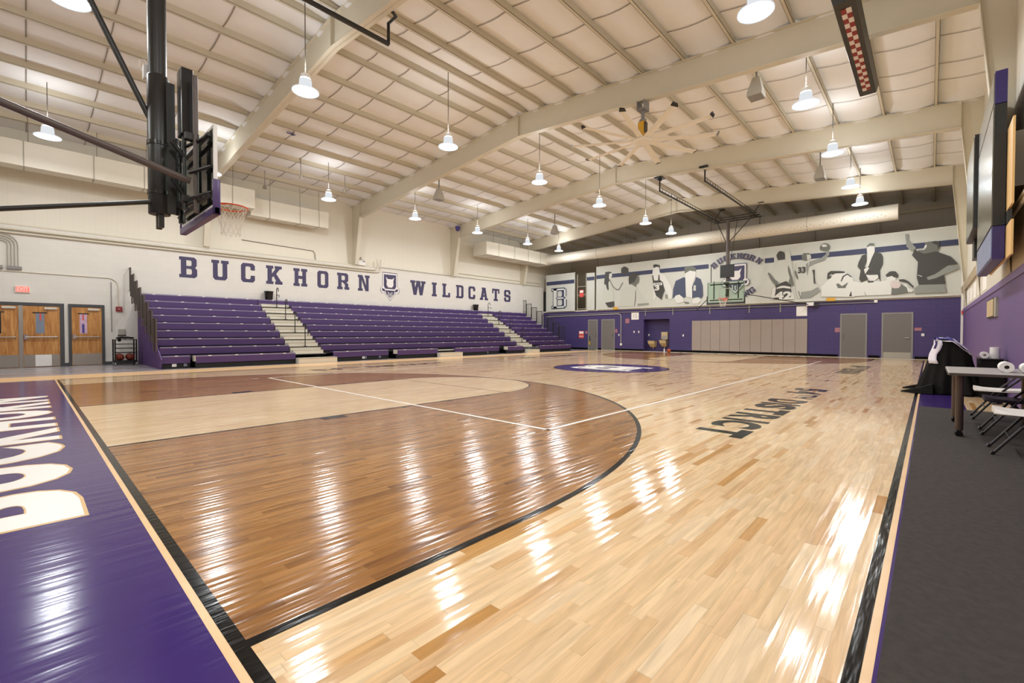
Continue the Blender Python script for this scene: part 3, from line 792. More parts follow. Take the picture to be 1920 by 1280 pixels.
# purple end closure on the left
ec = MB(); pts = []
poly = [(17.5, 0), (21.58, 0)] + [(21.58, 2.55)] + [(rowy(k), rowz(k)-.1) for k in range(9, 0, -1)]
ec.prism(poly, 'x', 2.315, 2.345, 'curtain_purple')
for i in range(14):
    y = 17.7+i*.28; zt = .35+(y-17.5)*.545
    ec.box(2.303, 2.315, y, y+.05, 0.02, max(.2, zt-.1), 'curtain_purple')
ec.build('end_curtain', S1, label='purple end curtain')
def guard(t, x_, ks, top=.9, lean=.0, gm='black_metal'):
    for k in ks:
        x = x_-lean*(k-2)
        g = MB(); y0 = rowy(k)+.03; y1 = rowy(k)+.47; z0 = rowz(k)+.02; z1 = z0+top
        for y in (y0, y1): g.tube([(x, y, z0-.15), (x, y, z1)], .024, gm, 6)
        g.tube([(x, y0, z1), (x, y1, z1)], .02, 'black_metal', 6); g.tube([(x, y0, z0+.08), (x, y1, z0+.08)], .015, 'black_metal', 6)
        for j in range(1, 4):
            y = y0+(y1-y0)*j/4; g.tube([(x, y, z0+.08), (x, y, z1)], .012, 'black_metal', 5)
        g.build('guard_rail', t)
guard(S1, 2.28, range(2, 10), lean=.027, gm='brown_tube'); guard(S3, 24.14, range(2, 10))
def aisle(x0, x1, lab, box):
    t = thing('aisle_stair', lab, 'stairs', ((x0+x1)/2, 19.3, 0), 'bleacher aisle stairs')
    for k in range(1, 9):
        s = MB(); y = rowy(k)-.02; z = rowz(k)-.06
        s.box(x0+.01, x1-.01, y, rowy(k+1)+.02, z-.03, z, 'step_cream')
        s.box(x0+.01, x1-.01, rowy(k+1)-.005, rowy(k+1)+.015, z, z+(.245 if k < 8 else .09), 'step_cream')
        s.build('step', t)
        m = MB(); m.box(x0+.03, x1-.03, y+.24, rowy(k+1), z, z+.14, 'step_cream'); m.box(x0+.03, x1-.03, y+.235, y+.24, z+.115, z+.14, 'step_edge'); m.build('half_step', t)
        e = MB(); e.box(x0+.005, x1-.005, y-.012, y, z-.035, z+.002, 'dark_under'); e.build('nosing', t)
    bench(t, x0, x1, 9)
    f = MB(); f.box(box[0], box[1], 16.98, 17.3, 0, .21, 'step_cream'); f.box(box[0], box[1], 16.965, 16.98, .185, .212, 'step_edge'); f.build('front_step', t, label='cream front step box')
    xc = (x0+x1)/2+.02
    for k in (2, 4, 6, 8):
        h = MB(); y = rowy(k)+.1; z = rowz(k)-.06
        h.tube([(xc, y, z), (xc, y, z+.72)]+[(xc, y-.10+.10*math.cos(a), z+.72+.13*math.sin(a)) for a in (PI*.2, PI*.45, PI*.7, PI*.95, PI*1.1)], .018, 'black_metal', 8)
        h.tube([(xc, y, z+.42)]+[(xc, y-.16+.16*math.cos(a), z+.48+.06*math.sin(a)) for a in (.2, 1.2, 2.2, 3.1, 4.2)], .013, 'black_metal', 6)
        h.box(xc-.05, xc+.05, y-.04, y+.04, z, z+.015, 'black_metal')
        h.build('hand_rail', t, smooth=True)
    return t
aisle(6.35, 7.56, 'cream aisle steps with black hand rails below the letters HORN', (6.35, 7.82))
aisle(19.32, 20.44, 'cream aisle steps with black hand rails below the letter L of WILDCATS and farther right', (19.45, 20.43))
# spare front step in the notch of the long section
f = MB(); f.box(12.95, 14.35, 16.98, 17.24, 0, .21, 'step_cream'); f.box(12.95, 14.35, 16.965, 16.98, .185, .212, 'step_edge')
tag(f.build('step_box'), 'low cream step box on the floor in front of the long middle bleacher section', 'step')
# waste bins behind the top row
def bin_(x, y, z, lab):
    t = thing('waste_bin', lab, 'bin', (x, y, z), 'waste bins on the top row')
    b = MB(); b.lathe([(.13, 0), (.15, .02), (.18, .36), (.17, .36), (.14, .03)], (x, y, z), 'black_gloss', 20, cap=True); b.build('bucket', t, smooth=True)
    b = MB(); b.lathe([(.185, .35), (.195, .36), (.195, .38), (.165, .38)], (x, y, z), 'black_metal', 20, cap=False); b.build('rim', t, smooth=True)
bin_(6.83, rowy(9)+.12, rowz(9)+.009, 'black waste bin on the top bench above the near aisle')
bin_(19.29, rowy(9)+.12, rowz(9)+.009, 'black waste bin on the top bench above the far aisle')

# ================================================================ LEFT WALL: DOORS AND FITTINGS
def door_leaf(par, x0, x1, hinge_right=True, kick='stainless'):
    yf = YL-.03
    d = MB(); d.box(x0, x1, yf, YL+.02, .01, 2.03, 'oak_door'); lf = d.build('leaf', par)
    k = MB(); k.box(x0+.01, x1-.01, yf-.004, yf, .02, .42, kick); k.build('kick_plate', lf)
    p = MB(); p.tube([(x0+.04, yf-.07, 1.0), (x1-.06, yf-.07, 1.0)], .022, 'chrome', 8)
    p.box(x0+.02, x0+.1, yf-.08, yf, .93, 1.09, 'chrome'); p.box(x1-.09, x1-.05, yf-.07, yf, .98, 1.02, 'chrome'); p.build('push_bar', lf)
    c = MB(); c.box(x1-.36, x1-.06, yf-.06, yf, 1.93, 2.0, 'step_cream'); c.build('door_closer', lf)
    return lf, yf
dr = sroot('door_1', (-.7, YL, 0))
f = MB()
f.box(-1.66, .36, YL-.045, YL+.01, 2.04, 2.14, 'frame_grey')
for a, b in ((-1.66, -1.57), (.25, .36)): f.box(a, b, YL-.045, YL+.01, 0, 2.04, 'frame_grey')
f.build('door_frame', dr)
f = MB(); f.box(-.70, -.60, YL-.05, YL+.01, 0, 2.04, 'stainless'); f.build('mullion', dr)
for (a, b, kind) in ((-1.57, -.70, 0), (-.60, .25, 1)):
    lf, yf = door_leaf(dr, a, b)
    xm = (a+b)/2 - .04
    g = MB(); g.box(xm-.1, xm+.1, yf-.006, yf, 1.12, 1.82, 'glass_grey' if kind else 'glass_dark'); g.build('window_strip', lf)
    g = MB(); g.box(xm-.17, xm+.17, yf-.02, yf, 1.8, 1.83, 'black_metal'); g.build('shade_bar', lf)
    g = MB()
    if kind: g.box(xm-.01, xm+.03, yf-.012, yf-.007, 1.55, 1.8, 'red_sign')
    else: g.box(xm-.09, xm+.05, yf-.012, yf-.007, 1.6, 1.8, 'paper'); g.box(xm-.06, xm+.05, yf-.012, yf-.007, 1.5, 1.59, 'red_sign')
    g.build('paper_tag', lf)
    if kind:
        g = MB(); g.box(xm-.12, xm+.26, yf-.008, yf-.004, .03, .41, 'white_paint'); g.build('poster', lf, label='white square notice on kick plate')
dr = sroot('door_2', (.93, YL, 0))
f = MB(); f.box(.46, 1.39, YL-.045, YL+.01, 2.04, 2.14, 'frame_grey')
for a, b in ((.46, .54), (1.31, 1.39)): f.box(a, b, YL-.045, YL+.01, 0, 2.04, 'frame_grey')
f.build('door_frame', dr)
lf, yf = door_leaf(dr, .54, 1.31)
g = MB(); g.box(.74, .93, yf-.006, yf, 1.12, 1.8, 'poster'); g.box(.8, .86, yf-.008, yf-.006, 1.14, 1.45, 'jersey_purple'); g.box(.81, .85, yf-.008, yf-.006, 1.58, 1.78, 'red_sign'); g.build('window_strip', lf)
g = MB(); g.box(.7, .98, yf-.02, yf, 1.8, 1.83, 'black_metal'); g.build('shade_bar', lf)
# exit sign
t = thing('exit_sign', 'small glowing red exit sign above the double wooden doors', 'sign', (-.6, YL, 2.45))
b = MB(); b.box(-.76, -.43, YL-.05, YL, 2.46, 2.67, 'white_paint'); b.build('housing', t)
b = MB(); b.box(-.745, -.445, YL-.054, YL-.05, 2.475, 2.655, 'exit_red'); b.build('lit_panel', t)
b = MB(); put_text(b, 'EXIT', (-.72, YL-.056, 2.50), (1, 0, 0), (0, 0, 1), .25, .13, 'white_paint', .02); b.build('lettering', t)
# fire alarm, switch plate, sockets
t = thing('fire_alarm', 'dark red square fire alarm on the wall at the end of the conduit', 'alarm', (1.79, YL, 1.92))
b = MB(); b.box(1.7, 1.88, YL-.05, YL, 1.92, 2.1, 'ceramic_red'); b.build('housing', t); b = MB(); b.lathe([(.03, 0), (.03, .02)], (1.79, YL-.06, 2.0), 'white_paint', 12); b.build('strobe', t)
t = thing('wall_panel', 'small grey control box on wall above the ball cart', 'box', (1.85, YL, 1.05))
b = MB(); b.box(1.76, 1.95, YL-.04, YL, 1.05, 1.28, 'step_edge'); b.build('housing', t); b = MB(); b.box(1.74, 1.97, YL-.05, YL, 1.04, 1.07, 'black_metal'); b.build('ledge', t)
# conduits
def conduit(pts, r, m, lab, group='conduits'):
    c = MB(); c.tube(pts, r, m, 8); return tag(c.build('conduit', smooth=True), lab, 'pipe', group)
conduit([(XW0, YL-.06, 4.48), (11.9, YL-.06, 4.50), (12.2, YL-.06, 4.52), (12.27, YL-.06, 4.62), (12.27, YL-.06, 5.1)], .032, 'steel_cream', 'upper thick cream pipe along the top of the left block wall')
conduit([(XW0, YL-.06, 4.37), (12.1, YL-.06, 4.39), (12.42, YL-.06, 4.43), (12.5, YL-.06, 4.55), (12.5, YL-.06, 5.1)], .032, 'steel_cream', 'lower thick cream pipe along the top of the left block wall')
conduit([(XW0, YL-.02, 3.15), (1.5, YL-.02, 3.12)]+[(1.5+.27*math.sin(a), YL-.02, 2.85+.27*math.cos(a)) for a in (.3, .7, 1.1, 1.5)]+[(1.78, YL-.02, 2.1)], .014, 'steel_cream', 'thin cream conduit bending down to the red fire alarm')
conduit([(1.58, YL-.02, 2.98), (1.58, YL-.02, 1.2)], .012, 'frame_light', 'thin grey vertical conduit beside the fire alarm drop')
for i in range(4):
    rr = .12+.075*i
    conduit([(-1.5, YL-.04, 3.98+rr), (-1.03, YL-.04, 3.98+rr)]+[(-1.03+rr*math.sin(a), YL-.04, 3.98+rr*math.cos(a)) for a in (.4, .8, 1.2, 1.55)]+[(-1.03+rr, YL-.04, 3.3)], .013, 'step_edge',
            '%s of the four nested bent pipes at the left edge' % ['innermost', 'second innermost', 'second outermost', 'outermost'][i])
t = thing('electrical_box', 'grey junction trough under the bent pipes at the left edge', 'box', (-.85, YL, 3.2))
b = MB(); b.box(-1.3, -1.02, YL-.1, YL, 3.2, 3.295, 'frame_light'); b.build('housing', t); b = MB(); b.box(-.93, -.6, YL-.09, YL, 3.2, 3.295, 'frame_light'); b.build('cover', t)
conduit([(12.6, YLU-.05, 4.72), (26.3, YLU-.05, 4.72)], .014, 'wire', 'thin dark pipe on the ledge behind WILDCATS')
conduit([(18.2, YLU-.05, 4.95), (26.3, YLU-.05, 4.95)], .02, 'steel_cream', 'cream pipe on upper wall above the letters CATS')
conduit([(5.9, YLU-.03, 5.2), (9.0, YLU-.03, 5.13), (9.08, YLU-.03, 5.0), (9.1, YLU-.03, 4.72)], .014, 'wire', 'thin pipe stepping down on upper wall above the letters KHO')
# emergency light on the second column foot
t = thing('emergency_light', 'white box light on the ledge at the foot of the second column', 'lamp', (11.3, 21.55, 4.67))
b = MB(); b.rbox(11.15, 11.6, 21.5, 21.62, 4.67, 4.95, .03, 'white_paint'); b.build('housing', t)
b = MB(); b.ball((11.3, 21.47, 5.0), .075, 'chrome', 12, 8); b.ball((11.5, 21.47, 4.9), .06, 'chrome', 12, 8); b.build('reflector', t, smooth=True)

# ball cart
cx0, cx1, cy0, cy1 = 1.55, 2.12, 20.45, 21.0
t = thing('ball_cart', 'black wire ball cart with orange basketballs beside the left end of the bleachers', 'cart', (1.83, 20.7, 0))
for x in (cx0, cx1):
    for y in (cy0, cy1):
        b = MB(); b.box(x-.02, x+.02, y-.02, y+.02, .12, .92, 'black_gloss'); b.build('corner_post', t)
for z in (.9, .75, .6, .45, .17):
    b = MB()
    for y in (cy0, cy1): b.tube([(cx0, y, z), (cx1, y, z)], .011, 'black_gloss', 6)
    for x in (cx0, cx1): b.tube([(x, cy0, z), (x, cy1, z)], .011, 'black_gloss', 6)
    if z < .2:
        b.box(cx0, cx1, cy0, cy1, z-.02, z, 'black_gloss')
    b.build('rail', t)
for x in (cx0, cx1):
    for y in (cy0, cy1):
        b = MB(); b.prism([(y+.05*math.cos(2*PI*k/16), .05+.05*math.sin(2*PI*k/16)) for k in range(16)], 'x', x-.015, x+.015, 'galv'); b.box(x-.02, x+.02, y-.01, y+.01, .05, .14, 'galv'); b.build('caster', t, smooth=False)
ballobj = None
def basketball(x, y, z, lab, group=None, mt='ball_orange'):
    t = thing('basketball', lab, 'ball', (x, y, z-.12), group)
    b = MB(); b.ball((x, y, z), .12, mt, 24, 16); b.build('cover', t, smooth=True)
    s = MB()
    for ax in range(3):
        ps = []
        for k in range(25):
            a = 2*PI*k/24; c, q = .1205*math.cos(a), .1205*math.sin(a)
            ps.append((x+c, y+q, z) if ax == 0 else ((x+c, y, z+q) if ax == 1 else (x, y+c, z+q)))
        s.tube(ps, .0022, 'black_gloss', 4, cap=False)
    s.build('seam', t)
pl = [('front left', 1.69, 20.59), ('front right', 1.975, 20.6), ('back left', 1.69, 20.86), ('back right', 1.98, 20.86)]
for nme, x, y in pl: basketball(x, y, .295, 'dull orange basketball, %s one in the bottom of the black cart' % nme, 'basketballs in the cart', 'ball_dark')
b = MB()
for i in range(5):
    b.ball((1.66+.08*i, 20.47+.02*(i % 2), .965+.012*(i % 2)), .07, 'cloth_black', 12, 8, 1.3, 1.0, .5)
b.ball((1.66, 20.395, .90), .06, 'cloth_black', 12, 8, .9, .35, 1.0)
tag(b.build('dark_garment', smooth=True), 'crumpled black garment lying on top of the ball cart', 'clothing')

# ================================================================ FAR WALL
XF = XW1
def grey_door(n, y0, y1, handle_side, kick=False, frame='frame_light'):
    d = sroot('door_%d' % n, (XF, (y0+y1)/2, 0))
    f = MB(); f.box(XF-.03, XF+.01, y0-.06, y0, 0, 2.12, frame); f.box(XF-.03, XF+.01, y1, y1+.06, 0, 2.12, frame); f.box(XF-.03, XF+.01, y0, y1, 2.05, 2.12, frame); f.build('door_frame', d)
    l = MB(); l.box(XF-.02, XF+.01, y0, y1, .01, 2.05, 'grey_door'); lf = l.build('leaf', d)
    yh = y0+.08 if handle_side < 0 else y1-.08
    h = MB()
    if kick: h.tube([(XF-.06, yh, .97), (XF-.06, yh+.14*(1 if handle_side < 0 else -1), .97)], .012, 'chrome', 6); h.box(XF-.06, XF-.02, yh-.02, yh+.02, .94, 1.0, 'chrome')
    else: h.tube([(XF-.03, yh, 1.15), (XF-.07, yh, 1.12), (XF-.07, yh, .92), (XF-.03, yh, .88)], .013, 'chrome', 6)
    h.build('handle', lf)
    if kick: k = MB(); k.box(XF-.024, XF-.02, y0+.01, y1-.01, .02, .3, 'step_edge'); k.build('kick_plate', lf)
grey_door(3, 2.05, 2.97, 1); grey_door(4, .42, 1.4, -1, True)
grey_door(5, 15.47, 16.38, -1); grey_door(6, 16.8, 17.47, -1)
# wall padding, 11 panels
edgesp = [10.22-(10.22-4.38)*i/11 for i in range(12)]
t = thing('wall_padding', 'row of tan grey padded panels on the purple far wall under the basket', 'wall padding', (XF-.03, 7.3, .08))
for i in range(11):
    b = MB(); b.box(XF-.05, XF-.002, edgesp[i+1]+.006, edgesp[i]-.006, .15, 1.9, 'pad_grey'); b.build('pad', t, bevel=.008)
b = MB(); b.box(XF-.03, XF-.001, 4.38, 10.22, .14, 1.91, 'pad_seam'); b.build('backing_board', t)
# drinking fountains
def fountain(y, z, lab, back):
    t = thing('drinking_fountain', lab, 'drinking fountain', (XF+.3, y, z), None)
    b = MB(); b.loft([[(XF+.495, y-.17, z), (XF+.34, y-.15, z), (XF+.34, y+.15, z), (XF+.495, y+.17, z)],
                      [(XF+.495, y-.21, z+.25), (XF+.12, y-.2, z+.22), (XF+.12, y+.2, z+.22), (XF+.495, y+.21, z+.25)],
                      [(XF+.495, y-.22, z+.4), (XF+.06, y-.22, z+.4), (XF+.06, y+.22, z+.4), (XF+.495, y+.22, z+.4)]], 'almond'); b.build('cabinet', t)
    b = MB(); b.box(XF+.05, XF+.495, y-.23, y+.23, z+.4, z+.43, 'stainless'); b.build('basin', t)
    b = MB(); b.tube([(XF+.2, y+.1, z+.43), (XF+.2, y+.1, z+.5), (XF+.24, y+.07, z+.52)], .012, 'chrome', 6); b.build('spout', t)
    if back: b = MB(); b.box(XF+.36, XF+.49, y-.2, y+.2, z+.45, z+.92, 'almond'); b.box(XF+.355, XF+.36, y-.14, y+.14, z+.5, z+.7, 'table_top'); b.build('bottle_filler', t)
    b = MB(); b.tube([(XF+.42, y, z), (XF+.42, y, z-.1)], .03, 'almond', 8); b.build('drain_pipe', t)
fountain(12.86, .27, 'left wall-hung beige drinking fountain in the purple recess', False)
fountain(12.1, .32, 'right beige drinking fountain with raised back panel in the purple recess', True)
# posters, plates and little boxes on the far wall
def plate(y, z, wd, hg, m, name, lab, cat, th=.012, group=None, xf=None, extra=None):
    X0 = XF if xf is None else xf
    b = MB(); b.box(X0-th, X0-.001, y-wd/2, y+wd/2, z-hg/2, z+hg/2, m)
    if extra: extra(b, X0-th-.001)
    return tag(b.build(name), lab, cat, group)
def stopsign(b, x):
    pass
plate(18.1, 1.06, .42, .52, 'red_sign', 'safety_poster', 'red poster with pale top on purple wall near the far end of the bleachers', 'poster',
      extra=lambda b, x: (b.flat([(x, 18.28, 1.13), (x, 17.92, 1.13), (x, 17.92, 1.29), (x, 18.28, 1.29)], 'paper'), b.flat([(x, 18.28, .92), (x, 17.92, .92), (x, 17.92, .96), (x, 18.28, .96)], 'paper')))
plate(17.68, 1.22, .2, .18, 'sign_pink', 'door_sign', 'small dull pink room sign left of the far left grey door', 'sign')
plate(15.62, 1.3, 0, 0, 'sign_pink', 'x', 'x', 'x') if False else None
plate(15.3, 1.32, .16, .24, 'sign_pink', 'door_sign', 'small dull pink room sign right of the second grey door', 'sign')
plate(14.48, 1.97, .28, .3, 'sign_pink', 'wall_notice', 'reddish square notice high on purple wall near the score card', 'sign')
plate(3.14, 1.33, .2, .22, 'sign_pink', 'door_sign', 'small pink room sign left of the plain grey door', 'sign')
plate(.2, 1.35, .24, .14, 'sign_pink', 'door_sign', 'small pink room sign right of the last grey door', 'sign')
plate(.04, 1.1, .1, .12, 'white_paint', 'thermostat', 'white thermostat on the purple wall right of the last grey door', 'thermostat', .03)
def t15(b, x): put_text(b, '15', (x, 14.05, 2.14), (0, -1, 0), (0, 0, 1), .26, .26, 'table_top', .0)
plate(13.93, 2.28, .52, .46, 'paper', 'score_card', 'white square card with faint numerals 15 above the small wall boxes', 'sign', extra=t15)
plate(4.64, 2.3, .47, .5, 'paper', 'score_card', 'white square card above the right end of the grey wall padding', 'sign')
for i, (y, z) in enumerate(((15.1, 1.05), (13.99, 1.25), (13.66, 1.25), (10.75, 1.03))):
    plate(y, z, .08, .13, 'white_paint', 'switch_plate', ['white switch plate just right of the second grey door', 'left of two white switch plates left of the fountain recess', 'right of two white switch plates left of the fountain recess', 'white switch plate between fountain recess and wall padding'][i], 'switch', .02, 'wall switch plates')
for i, (y, z) in enumerate(((13.2, 1.05), (11.72, 1.05))):
    plate(y, z, .08, .13, 'white_paint', 'switch_plate', ['white switch plate in the recess above the left fountain', 'white switch plate in the recess right of the bottle filler'][i], 'switch', .02, 'wall switch plates', XF+.5)
t = thing('safety_lock', 'yellow tagged door wedge hanging at the far left grey door', 'tag', (XF-.05, 17.38, .5))
b = MB(); b.box(XF-.06, XF-.03, 17.34, 17.42, .35, .6, 'yellow'); b.build('tag_plate', t); b = MB(); b.tube([(XF-.045, 17.38, .6), (XF-.045, 17.38, .95)], .02, 'black_metal', 6); b.build('strap', t)
def cond2(pts, r, m, lab): return conduit(pts, r, m, lab, 'conduits on the far wall')
cond2([(XF-.04, 21.3, 2.40), (XF-.04, 15.3, 2.46), (XF-.04, 15.12, 2.46), (XF-.04, 14.98, 2.4), (XF-.04, 14.93, 2.25), (XF-.04, 14.93, .5)], .02, 'step_cream', 'white conduit dropping down the purple wall to a low socket')
plate(14.93, .42, .13, .15, 'white_paint', 'socket_box', 'white socket box at the bottom of the white wall conduit', 'socket', .05)
cond2([(XF-.05, 21.0, 2.52), (XF-.05, 1.7, 2.62)], .02, 'frame_light', 'long pale pipe along the bottom edge of the big banner')
cond2([(XF-.05, 13.5, 2.68), (XF-.05, 1.9, 2.74)], .014, 'frame_light', 'thin upper pipe along the bottom edge of the big banner')
plate(1.68, 2.66, .12, .12, 'white_paint', 'junction_box', 'white junction box at the right end of the far wall pipes', 'box', .07)
for i, y in enumerate((13.2, 11.4, 9.2, 7.1, 5.6)):
    b = MB(); b.box(XF-.028, XF-.002, y-.03, y+.03, 2.28, 2.7, 'frame_light')
    tag(b.build('pipe_bracket'), 'pale vertical bracket holding the far wall pipes, %s from the left' % ['first', 'second', 'third', 'fourth', 'fifth'][i], 'bracket', 'pipe brackets')
for y, lab in ((15.3, 'small yellow caution label on the ledge under the woman in the banner'), (3.4, 'small yellow box on the ledge under the kneeling group in the banner')):
    plate(y, 2.83, .36, .16, 'yellow', 'caution_label', lab, 'sign', .02, None, XF-.13)
# ball and bottle by the fountains
basketball(XF-.9, 11.25, .12, 'orange basketball lying on the floor by the drinking fountain recess')
b = MB(); b.lathe([(.035, 0), (.04, .02), (.04, .16), (.02, .2), (.02, .24)], (XF-.75, 11.6, 0), 'white_paint', 12); tag(b.build('water_bottle', smooth=True), 'small white bottle standing left of the basketball', 'bottle')
# ---- mezzanine rail between the banners
t = thing('railing', 'pale pipe railing in the gap between the two left banners', 'railing', (XF+.1, 18.1, 2.8))
for y in (18.5, 17.75): b = MB(); b.tube([(XF+.05, y, 2.8), (XF+.05, y, 5.4)], .025, 'purlin_cream', 6); b.build('post', t)
for z in (2.9, 3.9, 4.5): b = MB(); b.tube([(XF+.05, 18.5, z), (XF+.05, 17.75, z)], .02, 'purlin_cream', 6); b.build('rail', t)
plate(18.12, 4.0, .34, .5, 'red_sign', 'safety_poster', 'red poster with pale top hanging in the gap between the banners', 'poster', .01, None, XF+.03,
      extra=lambda b, x: b.flat([(x, 18.26, 4.05), (x, 17.98, 4.05), (x, 17.98, 4.22), (x, 18.26, 4.22)], 'paper'))

# ================================================================ BANNERS
XB = XF-.12
def banner_sheet(b, y0, y1, z0, z1, m='banner_white'):
    n = max(4, int((y1-y0)/.25)); k = 6; vs = []; fs = []
    for i in range(n+1):
        for j in range(k+1):
            y = y0+(y1-y0)*i/n; z = z0+(z1-z0)*j/k
            vs.append((XB+.012+.008*math.sin(y*2.1+z*.7)+.004*math.sin(y*5.3), y, z))
    for i in range(n):
        for j in range(k):
            a = i*(k+1)+j; fs.append((a, a+1, a+k+2, a+k+1))
    b.add(vs, fs, m)
    b.add([(XB+.034, y0, z0), (XB+.034, y1, z0), (XB+.034, y1, z1), (XB+.034, y0, z1)], [(0, 1, 2, 3)], m)
    for yy in (y0+.1, y1-.1): b.box(XB+.01, XF-.0, yy-.04, yy+.04, z0-.03, z0+.01, 'white_paint'); b.box(XB+.01, XF+.05, yy-.04, yy+.04, z0-.0, z0+.02, 'white_paint')
    b.box(XB-.0, XB+.036, y0, y1, z1, z1+.03, 'white_paint'); b.box(XB-.0, XB+.036, y0, y1, z0-.02, z0, 'white_paint')
def bstripe(b, y0, y1, z0=4.91, z1=5.16, m='banner_navy'):
    b.flat([(XB-.004, y1, z0), (XB-.004, y0, z0), (XB-.004, y0, z1), (XB-.004, y1, z1)], m)
TONE = ['print_black', 'print_dark', 'print_mid', 'print_grey', 'print_light', 'print_white', 'print_denim', 'print_pink']
